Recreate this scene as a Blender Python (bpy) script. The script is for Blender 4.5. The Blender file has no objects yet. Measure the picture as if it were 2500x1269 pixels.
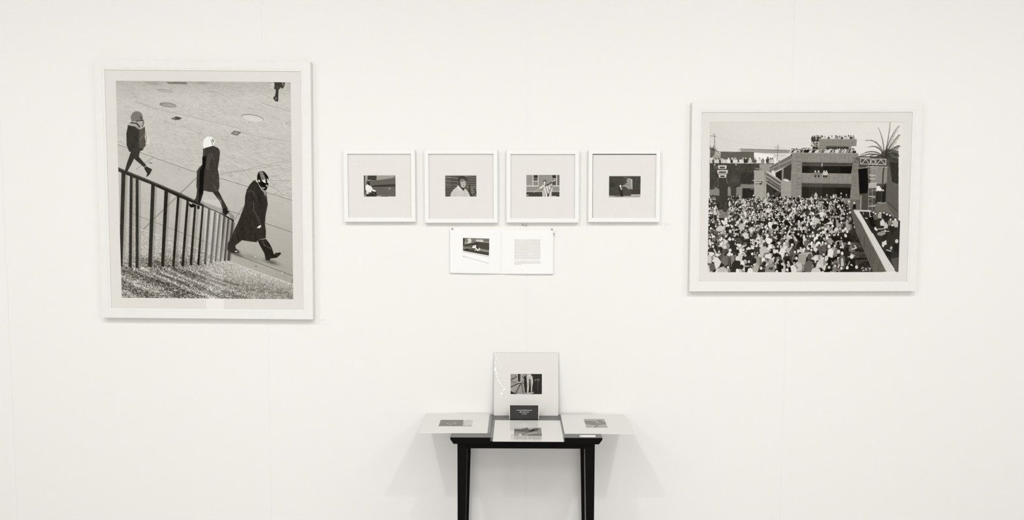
import bpy, bmesh, math, random
import numpy as np
from mathutils import Vector, Matrix

# ------------------------------------------------------------------ camera
FPX, PX, PY = 1900.0, 1262.0, 636.0          # focal length and principal point in photo pixels (2500 x 1269)
CAM = np.array([0.0, -3.75, 1.72])
PITCH, ROLL = math.radians(4.09), math.radians(0.2)
FW = np.array([0.0, math.cos(PITCH), -math.sin(PITCH)])
_R0 = np.array([1.0, 0.0, 0.0]); _U0 = np.cross(_R0, FW)
RT = _R0*math.cos(ROLL) + _U0*math.sin(ROLL)
UP = _U0*math.cos(ROLL) - _R0*math.sin(ROLL)
scene = bpy.context.scene
COL = scene.collection
cam_data = bpy.data.cameras.new('camera')
cam_data.sensor_width = 36.0
cam_data.lens = FPX/2500.0*36.0
cam_data.shift_x = -(PX-1250.0)/2500.0
cam_data.shift_y = (PY-634.5)/2500.0
cam = bpy.data.objects.new('camera', cam_data)
cam.matrix_world = Matrix(((RT[0], UP[0], -FW[0], CAM[0]), (RT[1], UP[1], -FW[1], CAM[1]),
                           (RT[2], UP[2], -FW[2], CAM[2]), (0, 0, 0, 1)))
COL.objects.link(cam)
scene.camera = cam

# ------------------------------------------------------------------ world, lights, exposure
world = bpy.data.worlds.new('world'); scene.world = world
world.use_nodes = True
world.node_tree.nodes['Background'].inputs[0].default_value = (1.0, 0.98, 0.95, 1)
world.node_tree.nodes['Background'].inputs[1].default_value = 0.0
vs = scene.view_settings
vs.view_transform = 'Standard'; vs.look = 'None'; vs.gamma = 1.0; vs.use_curve_mapping = False
vs.exposure = 0.06
WARM = (1.0, 0.997, 0.988)
def area_light(name, loc, target, sx, sy, power, shape='RECTANGLE', spread=180):
    d = bpy.data.lights.new(name, 'AREA'); d.shape = shape; d.size = sx
    if shape in ('RECTANGLE', 'ELLIPSE'): d.size_y = sy
    d.energy = power; d.color = WARM; d.spread = math.radians(spread)
    o = bpy.data.objects.new(name, d); COL.objects.link(o)
    o.location = loc
    o.rotation_euler = (Vector(target)-Vector(loc)).to_track_quat('-Z', 'Y').to_euler()
    return o
CEIL = 4.2
FILL_PANELS = [(x, y) for y in (-4.2, -6.4) for x in (-3.6, -1.2, 1.2, 3.6)]  # unseen ceiling panels, added as soft fill for the picture wall
FILL_POWER = 27.0
SPOTS = [(-3.3, -2.8), (-1.1, -2.8), (1.1, -2.8), (3.3, -2.8)]
SPOT_POWER = 9.0
for x, y in FILL_PANELS:
    area_light('fill_panel_light', (x, y, CEIL-0.075), (x, y, 0), 1.16, 1.16, FILL_POWER)
for x, y in SPOTS:
    area_light('spot_light', (x, y+0.075, 3.69), (x, 0, 0.45), 0.10, 0.10, SPOT_POWER, 'DISK', 115)

# ------------------------------------------------------------------ projection helpers
def ray(x, y): return FW + (x-PX)/FPX*RT - (y-PY)/FPX*UP
def on_y(x, y, Y):
    d = ray(x, y); return CAM + d*((Y-CAM[1])/d[1])
def on_z(x, y, Z):
    d = ray(x, y); return CAM + d*((Z-CAM[2])/d[2])

# ------------------------------------------------------------------ materials
def nodes_of(m):
    m.use_nodes = True; return m.node_tree.nodes, m.node_tree.links
def principled(name, rgb, rough=0.5, spec=0.5, bump=None, var=None, metal=0.0):
    """bump = (scale, strength, stretch); var = (scale, amount): gentle colour variation of the material itself"""
    m = bpy.data.materials.new(name); N, L = nodes_of(m); b = N['Principled BSDF']
    b.inputs['Base Color'].default_value = (*rgb, 1); b.inputs['Roughness'].default_value = rough
    b.inputs['Specular IOR Level'].default_value = spec; b.inputs['Metallic'].default_value = metal
    tc = N.new('ShaderNodeTexCoord')
    if var:
        n = N.new('ShaderNodeTexNoise'); n.inputs['Scale'].default_value = var[0]; n.inputs['Detail'].default_value = 4
        L.new(tc.outputs['Object'], n.inputs['Vector'])
        r = N.new('ShaderNodeValToRGB')
        a = var[1]
        r.color_ramp.elements[0].color = (*[c*(1-a) for c in rgb], 1); r.color_ramp.elements[0].position = 0.3
        r.color_ramp.elements[1].color = (*[min(1, c*(1+a)) for c in rgb], 1); r.color_ramp.elements[1].position = 0.7
        L.new(n.outputs['Fac'], r.inputs['Fac']); L.new(r.outputs['Color'], b.inputs['Base Color'])
    if bump:
        mp = N.new('ShaderNodeMapping'); mp.inputs['Scale'].default_value = bump[2] if len(bump) > 2 else (1, 1, 1)
        n = N.new('ShaderNodeTexNoise'); n.inputs['Scale'].default_value = bump[0]; n.inputs['Detail'].default_value = 3
        bp = N.new('ShaderNodeBump'); bp.inputs['Strength'].default_value = bump[1]; bp.inputs['Distance'].default_value = 0.001
        L.new(tc.outputs['Object'], mp.inputs['Vector']); L.new(mp.outputs['Vector'], n.inputs['Vector'])
        L.new(n.outputs['Fac'], bp.inputs['Height']); L.new(bp.outputs['Normal'], b.inputs['Normal'])
    return m
def linen(name, rgb):
    """off-white board with a crossed woven grain"""
    m = bpy.data.materials.new(name); N, L = nodes_of(m); b = N['Principled BSDF']
    b.inputs['Roughness'].default_value = 0.85; b.inputs['Specular IOR Level'].default_value = 0.15
    tc = N.new('ShaderNodeTexCoord'); prev = None
    for sc in ((40, 40, 900), (900, 40, 40)):
        mp = N.new('ShaderNodeMapping'); mp.inputs['Scale'].default_value = sc
        n = N.new('ShaderNodeTexNoise'); n.inputs['Scale'].default_value = 1.0; n.inputs['Detail'].default_value = 3
        L.new(tc.outputs['Object'], mp.inputs['Vector']); L.new(mp.outputs['Vector'], n.inputs['Vector'])
        if prev is None: prev = n.outputs['Fac']
        else:
            ad = N.new('ShaderNodeMath'); ad.operation = 'ADD'; L.new(prev, ad.inputs[0]); L.new(n.outputs['Fac'], ad.inputs[1]); prev = ad.outputs[0]
    r = N.new('ShaderNodeMapRange'); r.inputs[1].default_value = 0.7; r.inputs[2].default_value = 1.3; r.inputs[3].default_value = 0.965; r.inputs[4].default_value = 1.03
    L.new(prev, r.inputs[0])
    mx = N.new('ShaderNodeVectorMath'); mx.operation = 'SCALE'; mx.inputs[0].default_value = rgb
    L.new(r.outputs[0], mx.inputs['Scale']); L.new(mx.outputs[0], b.inputs['Base Color'])
    return m
def clear_sheet(name, ior, rough, tint=(1, 1, 1), bump=None):
    """thin clear pane: transparent body with a Fresnel surface reflection on its outward faces"""
    m = bpy.data.materials.new(name); N, L = nodes_of(m); N.remove(N['Principled BSDF']); out = N['Material Output']
    tr = N.new('ShaderNodeBsdfTransparent'); tr.inputs[0].default_value = (*tint, 1)
    gl = N.new('ShaderNodeBsdfGlossy'); gl.inputs['Roughness'].default_value = rough
    fr = N.new('ShaderNodeFresnel'); fr.inputs['IOR'].default_value = ior
    ge = N.new('ShaderNodeNewGeometry'); inv = N.new('ShaderNodeMath'); inv.operation = 'SUBTRACT'; inv.inputs[0].default_value = 1.0
    mu = N.new('ShaderNodeMath'); mu.operation = 'MULTIPLY'
    L.new(ge.outputs['Backfacing'], inv.inputs[1]); L.new(inv.outputs[0], mu.inputs[0]); L.new(fr.outputs[0], mu.inputs[1])
    mix = N.new('ShaderNodeMixShader'); L.new(mu.outputs[0], mix.inputs[0]); L.new(tr.outputs[0], mix.inputs[1]); L.new(gl.outputs[0], mix.inputs[2])
    L.new(mix.outputs[0], out.inputs['Surface'])
    return m
def print_material(name, rough=0.5, spec=0.06):
    m = bpy.data.materials.new(name); N, L = nodes_of(m); b = N['Principled BSDF']
    a = N.new('ShaderNodeAttribute'); a.attribute_name = 'ink'
    L.new(a.outputs['Color'], b.inputs['Base Color']); b.inputs['Roughness'].default_value = rough; b.inputs['Specular IOR Level'].default_value = spec
    return m
M = {}
M['wall'] = principled('wall_paint', (0.876, 0.864, 0.846), 0.75, 0.2, bump=(180, 0.06))
M['filler'] = principled('joint_filler', (0.84, 0.834, 0.815), 0.8, 0.2, bump=(60, 0.2))
M['hall'] = principled('hall_white', (0.845, 0.835, 0.82), 0.8, 0.2, var=(0.8, 0.1))
M['dim'] = principled('added_passage_grey', (0.10, 0.098, 0.095), 0.8, 0.2, var=(0.8, 0.1))
M['streak_glow'] = bpy.data.materials.new('streak_glow_pane')
_N, _L = nodes_of(M['streak_glow']); _N['Principled BSDF'].inputs['Emission Color'].default_value = (1, .99, .97, 1); _N['Principled BSDF'].inputs['Emission Strength'].default_value = 5.0
M['ceiling'] = principled('ceiling_white', (0.80, 0.795, 0.785), 0.9, 0.1, var=(1.5, 0.03))
M['floor'] = principled('floor_concrete', (0.72, 0.715, 0.70), 0.6, 0.3, var=(2.0, 0.06), bump=(12, 0.1))
M['frame'] = principled('frame_lacquer', (0.83, 0.82, 0.80), 0.45, 0.35, var=(25, 0.012), bump=(90, 0.12, (1, 1, 1)))
M['small_frame'] = principled('small_frame_lacquer', (0.88, 0.875, 0.86), 0.4, 0.35, bump=(70, 0.1, (1, 1, 6)))
M['mat'] = principled('mat_board', (0.785, 0.764, 0.730), 0.85, 0.15, var=(6, 0.012))
M['linen'] = linen('linen_board', (0.815, 0.797, 0.765))
M['bevel'] = principled('mat_core', (0.88, 0.87, 0.84), 0.8, 0.1, var=(40, 0.01))
M['backing'] = principled('backing_board', (0.05, 0.048, 0.045), 0.9, 0.1, var=(30, 0.1))
M['paper'] = principled('book_paper', (0.905, 0.905, 0.897), 0.7, 0.2, var=(10, 0.008))
M['cover'] = principled('book_cover', (0.85, 0.84, 0.81), 0.6, 0.3, var=(20, 0.01))
M['board'] = principled('print_board', (0.81, 0.79, 0.762), 0.8, 0.15, var=(8, 0.012))
M['card_white'] = principled('card_white', (0.86, 0.85, 0.82), 0.6, 0.2, var=(30, 0.01))
M['card_black'] = principled('card_black', (0.030, 0.029, 0.028), 0.45, 0.35, var=(60, 0.15))
M['ink_white'] = principled('ink_white', (0.75, 0.74, 0.70), 0.6, 0.2, var=(100, 0.02))
M['table'] = principled('table_black', (0.0045, 0.0042, 0.004), 0.5, 0.06, var=(30, 0.15), bump=(60, 0.05, (1, 12, 1)))
M['table_lacquer'] = principled('table_lacquer', (0.006, 0.0058, 0.0055), 0.30, 1.0, var=(30, 0.15))
M['table_lacquer'].node_tree.nodes['Principled BSDF'].inputs['IOR'].default_value = 1.85
M['pin'] = principled('pin_metal', (0.30, 0.29, 0.28), 0.25, 0.5, var=(200, 0.05), metal=1.0)
M['nail'] = principled('nail_metal', (0.20, 0.19, 0.18), 0.5, 0.5, var=(200, 0.1), metal=0.6)
M['scuff'] = principled('scuff_grey', (0.60, 0.585, 0.55), 0.9, 0.1, var=(200, 0.08))
M['glass'] = clear_sheet('picture_glass', 1.32, 0.015, (0.992, 0.992, 0.992))
M['film'] = clear_sheet('clear_film', 1.6, 0.045, (0.98, 0.98, 0.98))
M['film_upright'] = clear_sheet('clear_film_upright', 1.45, 0.17, (0.98, 0.98, 0.98))
M['print'] = print_material('photo_print')
M['housing'] = principled('lamp_housing', (0.6, 0.6, 0.58), 0.5, 0.3, var=(20, 0.02))

# ------------------------------------------------------------------ object helpers
def tag(o, label=None, cat=None, group=None, kind=None):
    if label: o['label'] = label
    if cat: o['category'] = cat
    if group: o['group'] = group
    if kind: o['kind'] = kind
    return o
def link(name, me, mats, parent=None, loc=(0, 0, 0)):
    o = bpy.data.objects.new(name, me); COL.objects.link(o); o.parent = parent; o.location = loc
    for m in (mats if isinstance(mats, (list, tuple)) else [mats]): me.materials.append(M[m] if isinstance(m, str) else m)
    return o
def from_verts(name, v, f, mats, parent=None, loc=(0, 0, 0), mi=None, smooth=False):
    me = bpy.data.meshes.new(name); me.from_pydata([tuple(map(float, p)) for p in v], [], f)
    if mi: me.polygons.foreach_set('material_index', mi)
    bm = bmesh.new(); bm.from_mesh(me); bmesh.ops.recalc_face_normals(bm, faces=bm.faces); bm.to_mesh(me); bm.free()
    if smooth: me.polygons.foreach_set('use_smooth', [True]*len(me.polygons))
    me.update(); return link(name, me, mats, parent, loc)
def box(name, lo, hi, mats, parent=None, loc=(0, 0, 0), bevel=0.0):
    bm = bmesh.new(); bmesh.ops.create_cube(bm, size=1.0)
    for v in bm.verts: v.co = Vector([(lo[i]+hi[i])/2 + v.co[i]*(hi[i]-lo[i]) for i in range(3)])
    if bevel: bmesh.ops.bevel(bm, geom=bm.edges[:], offset=bevel, segments=2, affect='EDGES', profile=0.6)
    me = bpy.data.meshes.new(name); bm.to_mesh(me); bm.free()
    return link(name, me, mats, parent, loc)
def empty(name, loc, rot=(0, 0, 0)):
    o = bpy.data.objects.new(name, None); COL.objects.link(o); o.location = loc; o.rotation_euler = rot
    o.empty_display_size = 0.05
    return o
def lathe(name, prof, mats, parent=None, seg=16, axis='y', loc=(0, 0, 0)):
    """prof: list of (radius, height); axis the local axis of revolution"""
    v, f = [], []
    for r, h in prof:
        for k in range(seg):
            a = 2*math.pi*k/seg; c, s = r*math.cos(a), r*math.sin(a)
            v.append((c, h, s) if axis == 'y' else (c, s, h))
    n = len(prof)
    for i in range(n-1):
        for k in range(seg):
            k2 = (k+1) % seg; f.append((i*seg+k, i*seg+k2, (i+1)*seg+k2, (i+1)*seg+k))
    f.append(tuple(range(seg))); f.append(tuple((n-1)*seg+k for k in range(seg)))
    return from_verts(name, v, f, mats, parent, loc, smooth=False)

# ------------------------------------------------------------------ the photo prints: a small painter
def srgb_lin(s):
    s = np.clip(s, 0, 1); return np.where(s <= 0.04045, s/12.92, ((s+0.055)/1.055)**2.4)
class Paint:
    """grey tones of one flat print, on a raster that covers the print; points are given in photo pixels"""
    def __init__(self, w, h, to_local, res):
        self.W = int(res); self.H = max(8, int(round(res*h/w)))
        self.w, self.h, self.to_local = w, h, to_local
        self.a = np.full((self.H, self.W), 128.0)
        self.rng = np.random.default_rng(7)
    def pts(self, ps):
        o = []
        for x, y in ps:
            u, v = self.to_local(x, y)
            o.append((u/self.w*self.W, v/self.h*self.H))
        return np.array(o)
    def px(self, at, n):             # length of n photo pixels near a point, in raster cells
        q = self.pts([at, (at[0]+n, at[1])]); return float(np.hypot(*(q[1]-q[0])))
    def _bb(self, x0, x1, y0, y1):
        x0 = max(0, int(math.floor(x0))); y0 = max(0, int(math.floor(y0)))
        x1 = min(self.W, int(math.ceil(x1))+1); y1 = min(self.H, int(math.ceil(y1))+1)
        return (x0, x1, y0, y1) if x1 > x0 and y1 > y0 else None
    def _put(self, bb, cov, v, alpha):
        x0, x1, y0, y1 = bb; s = self.a[y0:y1, x0:x1]; c = cov*alpha; s += (v-s)*c
    def cover(self, q):
        bb = self._bb(q[:, 0].min(), q[:, 0].max(), q[:, 1].min(), q[:, 1].max())
        if bb is None: return None, None
        x0, x1, y0, y1 = bb; S = 2
        xs = x0+(np.arange((x1-x0)*S)+0.5)/S; ys = y0+(np.arange((y1-y0)*S)+0.5)/S
        ins = np.zeros((len(ys), len(xs)), bool)
        n = len(q)
        for i in range(n):
            (ax, ay), (bx, by) = q[i], q[(i+1) % n]
            if ay == by: continue
            rows = (ys >= min(ay, by)) & (ys < max(ay, by))
            if not rows.any(): continue
            xc = ax+(ys[rows]-ay)*(bx-ax)/(by-ay)
            ins[rows] ^= xs[None, :] > xc[:, None]
        return bb, ins.reshape(y1-y0, S, x1-x0, S).mean(axis=(1, 3))
    def poly(self, ps, v, alpha=1.0):
        bb, cov = self.cover(self.pts(ps))
        if bb: self._put(bb, cov, v, alpha)
    def line(self, ps, width, v, alpha=1.0, taper=None):
        q = self.pts(ps); hw = self.px(ps[0], width)/2
        for i in range(len(q)-1):
            a, b = q[i], q[i+1]; m = hw+1.5
            bb = self._bb(min(a[0], b[0])-m, max(a[0], b[0])+m, min(a[1], b[1])-m, max(a[1], b[1])+m)
            if bb is None: continue
            X, Y = np.meshgrid(np.arange(bb[0], bb[1])+0.5, np.arange(bb[2], bb[3])+0.5)
            d = b-a; L2 = max(1e-9, d@d); t = np.clip(((X-a[0])*d[0]+(Y-a[1])*d[1])/L2, 0, 1)
            dist = np.hypot(X-a[0]-t*d[0], Y-a[1]-t*d[1])
            w = hw*(1-taper*t) if taper else hw
            self._put(bb, np.clip(w-dist+0.5, 0, 1)*min(1.0, 2*hw+0.15), v, alpha)
    def ell(self, c, rx, ry, v, alpha=1.0, rot=0.0, soft=None):
        q = self.pts([c])[0]; Rx, Ry = self.px(c, rx), self.px(c, ry); m = max(Rx, Ry)*(1.0 if not soft else 1.6)+1.5
        bb = self._bb(q[0]-m, q[0]+m, q[1]-m, q[1]+m)
        if bb is None: return
        X, Y = np.meshgrid(np.arange(bb[0], bb[1])+0.5-q[0], np.arange(bb[2], bb[3])+0.5-q[1])
        ca, sa = math.cos(rot), math.sin(rot)
        d = np.hypot((X*ca+Y*sa)/max(Rx, .3), (-X*sa+Y*ca)/max(Ry, .3))
        cov = np.exp(-(d*1.4)**2) if soft else np.clip((1-d)*min(Rx, Ry)+0.5, 0, 1)
        self._put(bb, cov, v, alpha)
    def noise(self, sx, sy, rot=0.0, seed=0, octaves=2):
        """smooth noise in -1..1 over the raster; sx, sy = cell size in raster cells"""
        r = np.random.default_rng(seed); out = np.zeros((self.H, self.W)); amp = 1.0; tot = 0
        Y, X = np.meshgrid(np.arange(self.H), np.arange(self.W), indexing='ij')
        ca, sa = math.cos(rot), math.sin(rot); U, V = X*ca+Y*sa, -X*sa+Y*ca
        for o in range(octaves):
            u, v = U/sx*2**o+500, V/sy*2**o+500
            G = r.random((256, 256))*2-1
            iu, iv = np.floor(u).astype(int), np.floor(v).astype(int); fu, fv = u-iu, v-iv
            fu = fu*fu*(3-2*fu); fv = fv*fv*(3-2*fv)
            g = lambda a, b: G[b % 256, a % 256]
            n = (g(iu, iv)*(1-fu)+g(iu+1, iv)*fu)*(1-fv)+(g(iu, iv+1)*(1-fu)+g(iu+1, iv+1)*fu)*fv
            out += n*amp; tot += amp; amp *= 0.6
        return out/tot
    def mask(self, ps):
        bb, cov = self.cover(self.pts(ps)); m = np.zeros_like(self.a)
        if bb: m[bb[2]:bb[3], bb[0]:bb[1]] = cov
        return m
    def build(self, name, mapper, parent, gain=1.0):
        """one sheet whose vertices carry the ink tone; mapper(u 0..1, v 0..1 downwards) -> local xyz"""
        H, W = self.H, self.W
        u = (np.arange(W))/(W-1); v = (np.arange(H))/(H-1)
        Ug, Vg = np.meshgrid(u, v); co = mapper(Ug.ravel(), Vg.ravel())
        idx = np.arange(H*W).reshape(H, W)
        quads = np.stack([idx[:-1, :-1], idx[1:, :-1], idx[1:, 1:], idx[:-1, 1:]], -1).reshape(-1, 4)
        me = bpy.data.meshes.new(name)
        me.vertices.add(H*W); me.vertices.foreach_set('co', co.astype(np.float32).ravel())
        nq = len(quads)
        me.loops.add(nq*4); me.loops.foreach_set('vertex_index', quads.astype(np.int32).ravel())
        me.polygons.add(nq); me.polygons.foreach_set('loop_start', np.arange(0, nq*4, 4, dtype=np.int32))
        me.update(calc_edges=True)
        g = np.clip(self.a, 0, 255)/255.0; mid = 4*g*(1-g)
        rgb = np.stack([g+0.014, g, g-0.012-0.018*mid], -1)
        lin = np.clip(srgb_lin(rgb)*gain-INK_BASE, 0.002, 0.905)
        c = np.ones((H*W, 4), np.float32); c[:, :3] = lin.reshape(-1, 3)
        at = me.color_attributes.new('ink', 'FLOAT_COLOR', 'POINT'); at.data.foreach_set('color', c.ravel())
        return link(name, me, 'print', parent)
INK_BASE = 0.006               # the reflection off the glazing lifts the blacks by about this much
def Z(ox, oy, s): return lambda *p: [(ox+x/s, oy+y/s) for x, y in p]

# ------------------------------------------------------------------ the room
XL, XR, YB = -5.2, 5.2, -7.6
seams = [on_y(1286, 700, 0)[0]]
step = on_y(1920, 700, 0)[0]-seams[0]
edges = [seams[0]+k*step for k in range(-6, 7)]
edges = [max(XL, min(XR, e)) for e in edges]
edges = sorted(set([XL]+edges+[XR]))
wall = box('wall_back', (XL, 0.0195, 0), (XR, 0.12, CEIL), 'wall'); tag(wall, kind='structure')
for a, b in zip(edges[:-1], edges[1:]):
    box('wall_panel', (a+0.0011, 0.0, 0.0), (b-0.0011, 0.0185, CEIL), 'wall', wall)
for e in edges[1:-1]:
    box('joint_filler', (e-0.0011, 0.0007, 0.0), (e+0.0011, 0.018, CEIL), 'filler', wall)
tag(box('floor', (XL, YB, -0.1), (XR, 0.12, 0.0), 'floor'), kind='structure')
tag(box('ceiling', (XL, YB, CEIL), (XR, 0.12, CEIL+0.1), 'ceiling'), kind='structure')
tag(box('wall_left', (XL-0.1, YB, 0), (XL, 0.12, CEIL), 'hall'), kind='structure')
tag(box('wall_right', (XR, YB, 0), (XR+0.1, 0.12, CEIL), 'hall'), kind='structure')
tag(box('wall_front', (-3.0, YB-0.1, 0), (3.7, YB, CEIL), 'hall'), kind='structure')
tag(box('trim_1', (XL, YB-0.1, 2.7), (-3.0, YB, CEIL), 'hall'), kind='structure')
tag(box('trim_2', (3.7, YB-0.1, 2.7), (XR, YB, CEIL), 'hall'), kind='structure')
kx = (YB+CAM[1])/CAM[1]                     # mirror scale: where the bright slot seen in the left glazing stands on the far wall
wx0, wx1 = on_y(503, 620, 0)[0]*kx, on_y(547, 620, 0)[0]*kx
glow_box = box('added_glow_1', (wx0-.05, YB-0.08, 0.05), (wx1+.05, YB-0.03, 1.85), 'hall'); tag(glow_box, kind='structure')  # invented window, added so its glow streaks the left glazing
box('pane', (wx0, YB-0.03, 0.12), (wx1, YB-0.022, 1.78), 'streak_glow', glow_box)
for a_, b_ in ((wx0-.05, wx0), (wx1, wx1+.05)): box('glow_frame', (a_, YB-0.03, 0.05), (b_, YB-0.01, 1.85), 'hall', glow_box)
box('glow_frame', (wx0, YB-0.03, 1.78), (wx1, YB-0.01, 1.85), 'hall', glow_box)
tag(box('added_post', (4.25, YB-0.1, 0), (4.40, YB+0.02, 2.7), 'hall'), kind='structure')  # unseen post, added to give the glazing reflections some structure
# dark unseen passage, added behind the two openings to shape the glazing reflections
tag(box('added_passage_wall', (XL-0.1, -9.7, 0), (XR+0.1, -9.6, CEIL), 'dim'), kind='structure')
tag(box('added_passage_wall_left', (XL-0.1, -9.6, 0), (XL, YB, CEIL), 'dim'), kind='structure')
tag(box('added_passage_wall_right', (XR, -9.6, 0), (XR+0.1, YB, CEIL), 'dim'), kind='structure')
tag(box('added_passage_floor', (XL-0.1, -9.7, -0.1), (XR+0.1, YB, 0), 'dim'), kind='structure')
tag(box('added_passage_ceiling', (XL-0.1, -9.7, CEIL), (XR+0.1, YB, CEIL+0.1), 'dim'), kind='structure')

# ------------------------------------------------------------------ what the prints show
def person(P, x, y, h, body, skin=225, hair=35, arm=None, wide=0.42, lean=0.0):
    """a small standing figure inside a print: y = where the feet would be"""
    top = y-h; w = h*wide
    P.poly([(x-w*.5, y-h*.68), (x-w*.28+lean, y-h*.80), (x+w*.28+lean, y-h*.80), (x+w*.5, y-h*.68), (x+w*.42, y-h*.28), (x-w*.42, y-h*.28)], body)
    P.poly([(x-w*.40, y-h*.30), (x+w*.40, y-h*.30), (x+w*.25, y), (x-w*.25, y)], 38, .9)
    r = h*.105
    P.ell((x+lean, top+r*1.1), r, r*1.25, hair)
    if skin is not None: P.ell((x+lean+r*.15, top+r*1.45), r*.78, r*.9, skin)
    if arm is not None:
        P.line([(x-w*.45, y-h*.7), (x-w*.7, y-h*.5), (x-w*.35, y-h*.42)], h*.075, arm)

def paint_street(P):
    T1, T2, T3, T4 = Z(330, 260, 6.345), Z(460, 320, 5.767), Z(550, 400, 5.076), Z(330, 420, 4.881)
    T5, T6, T7, T8 = Z(640, 190, 12.69), Z(330, 195, 8.46), Z(530, 560, 7.05), Z(330, 620, 10.574)
    T0 = Z(320, 130, 3.732)
    H, W = P.H, P.W; s = P.px((500, 450), 1.0)
    Y = np.linspace(0, 1, H)[:, None]*np.ones((1, W)); X = np.linspace(0, 1, W)[None, :]*np.ones((H, 1))
    # brick paving, finer towards the top
    P.a[:] = 203-10*np.exp(-(Y/0.05)**2)*1.6-6*Y
    P.a += 5*P.noise(40*s, 14*s, 0.2, 1, 3)+8*P.noise(9*s, 1.6*s, 0.22, 2, 2)+5*P.noise(2*s, 1.2*s, 0.0, 3, 1)
    P.a -= 26*np.clip(P.noise(12*s, 1.3*s, 0.36, 4, 2)-0.33, 0, 1)*2
    rng = np.random.default_rng(11)
    for k in range(950):                      # brick joints
        t = rng.random()**0.7; y = 205+t*285; x = 290+rng.random()*430
        L = (3+9*t)*(0.5+rng.random()); up = rng.random() < 0.55+0.2*(1-t)
        ang = (0.42 if up else -0.10-0.12*t)+rng.normal()*0.05
        P.line([(x, y), (x+L*math.cos(ang), y+L*math.sin(ang))], 0.5+0.35*t, 130, 0.18+0.42*rng.random()*t)
    for a in [T6((20, 450), (330, 570), (640, 650)), T6((640, 655), (1000, 720), (1350, 815), (1700, 895), (2115, 990)), T6((600, 850), (830, 930)), T6((940, 930), (1400, 1150)),
              T0((1010, 720), (1200, 770), (1450, 805)), T0((810, 1105), (920, 1095)), T0((810, 1090), (1020, 1070), (1200, 1020), (1400, 985)),
              T3((195, 50), (340, 210)), T3((550, 205), (700, 380), (820, 410)), T3((550, 205), (810, 205)), T3((70, 150), (120, 205)), T3((0, 112), (200, 90), (700, 10)), T0((1190, 455), (1450, 530))]:
        P.line(a, 0.8, 120, 0.6)
    # things set in the paving
    P.poly(T6((635, 45), (1060, 45), (1075, 92), (690, 84)), 105, .8); P.ell(T6((1380, 60))[0], 22, 5, 130, .5, 0, True); P.ell(T6((380, 70))[0], 25, 8, 140, .5, 0, True)
    P.ell(T6((615, 230))[0], 19, 3.6, 130, .9, 0.14); P.ell(T6((620, 237))[0], 18, 3.2, 183, 1, 0.14)
    P.ell(T6((680, 520))[0], 20.5, 5.4, 105, .9, 0.12); P.ell(T6((690, 523))[0], 18, 4.2, 165, 1, 0.12)
    P.line(T6((1360, 270), (1450, 245), (1600, 245), (1730, 280), (1830, 325)), 0.8, 120, .7)
    P.poly(T6((735, 805), (850, 755), (900, 765), (970, 795), (905, 828), (820, 830)), 75); P.poly(T6((770, 805), (820, 785), (840, 805), (800, 820)), 165, .7)
    P.ell(T0((1108, 590))[0], 27, 8.2, 105, .85, 0.17); P.ell(T0((1108, 594))[0], 26.2, 7.6, 214, 1, 0.17)
    P.poly(T0((905, 735), (940, 705), (1005, 720), (965, 752)), 95, .9); P.poly(T0((925, 733), (945, 716), (985, 722), (960, 742)), 175, .8); P.line(T0((930, 738), (985, 720)), .8, 90)
    P.line(T0((1452, 625), (1415, 630), (1410, 645), (1452, 665)), .8, 110, .7)
    P.line(T0((1065, 495), (1115, 512)), 1.2, 120, .5)
    # pavement slabs
    curb = [(285, 352), (342.6, 371.9), (375, 384), (468, 417), (550, 438.4), (605, 455.7), (650.5, 469), (720, 491)]
    turf = [(720, 694), (636, 665), (561, 637), (470, 601), (397, 576), (337, 556), (285, 540)]
    m = P.mask(curb+turf)
    slab = 196-26*np.clip((Y-0.45)*1.6, 0, 1)-12*X*np.clip((Y-.5)*2, 0, 1)+3*P.noise(30*s, 20*s, .3, 5, 3)+4*P.noise(2.2*s, 1.8*s, 0, 6, 2)
    P.a += (slab-P.a)*m
    P.line(curb, 1.3, 95, .75); P.line([(x, y-1.6) for x, y in curb], 1.4, 222, .35)
    for a, w in [(T1((285, 785), (165, 868), (20, 970)), .9), (T4((725, 72), (100, 680)), 1.5), (T3((220, 535), (115, 690)), 1.0), (T4((-40, 492), (180, 575), (470, 690), (770, 800), (1140, 955)), .9),
                 ([(564, 616.7), (640, 645), (714.4, 672.8)], 1.3), ([(540, 507), (560, 515), (585.5, 523), (647.5, 544.8), (716, 568)], 1.1), (T7((1300, 850), (1285, 915)), 1.2)]:
        P.line(a, w, 75, .75)
    P.ell(T1((240, 875))[0], 4.5, 1.3, 90, .8, .1); P.ell(T1((675, 970))[0], 2, 1, 120, .7); P.ell(T7((655, 467))[0], 2.3, 1.4, 235); P.ell(T7((1120, 748))[0], 2.2, 1.2, 220); P.ell(T7((670, 632))[0], 2, 1.2, 80)
    P.ell(T7((330, 420))[0], 26, 6, 70, .75, .35, True); P.ell(T7((930, 560))[0], 24, 7, 75, .8, .3, True); P.ell(T7((600, 480))[0], 36, 9, 115, .4, .35, True)
    # rough grass with the fence's shadows
    m = P.mask([(285, 540)]+turf[::-1][1:]+[(720, 740), (285, 740)])
    n1, n2, n3 = P.noise(2.4*s, 1.7*s, .6, 21, 1), P.noise(5*s, 3.2*s, .4, 22, 2), P.noise(1.4*s, 1.2*s, .2, 24, 1)
    band = P.noise(110*s, 9*s, .36, 23, 2)
    deep = np.clip((Y-0.80+0.10*X)/0.06, 0, 1)*np.clip(2.1-X*3.2+1.2*np.clip((Y-.9)*8, 0, 1), 0, 1)
    g = 186+26*n1+18*n3+8*n2-deep*(52+70*band)+deep*(44*n1+40*n3)
    d2 = np.exp(-(((Y-(0.80+0.185*X))/0.04)**2))*np.clip((X-.55)*5, 0, 1)
    g -= d2*(40+50*n2); g += 14*np.clip((X-.6)*4, 0, 1)*np.clip((.93-Y)*12, 0, 1)
    P.a += (np.clip(g, 30, 232)-P.a)*m
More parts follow.
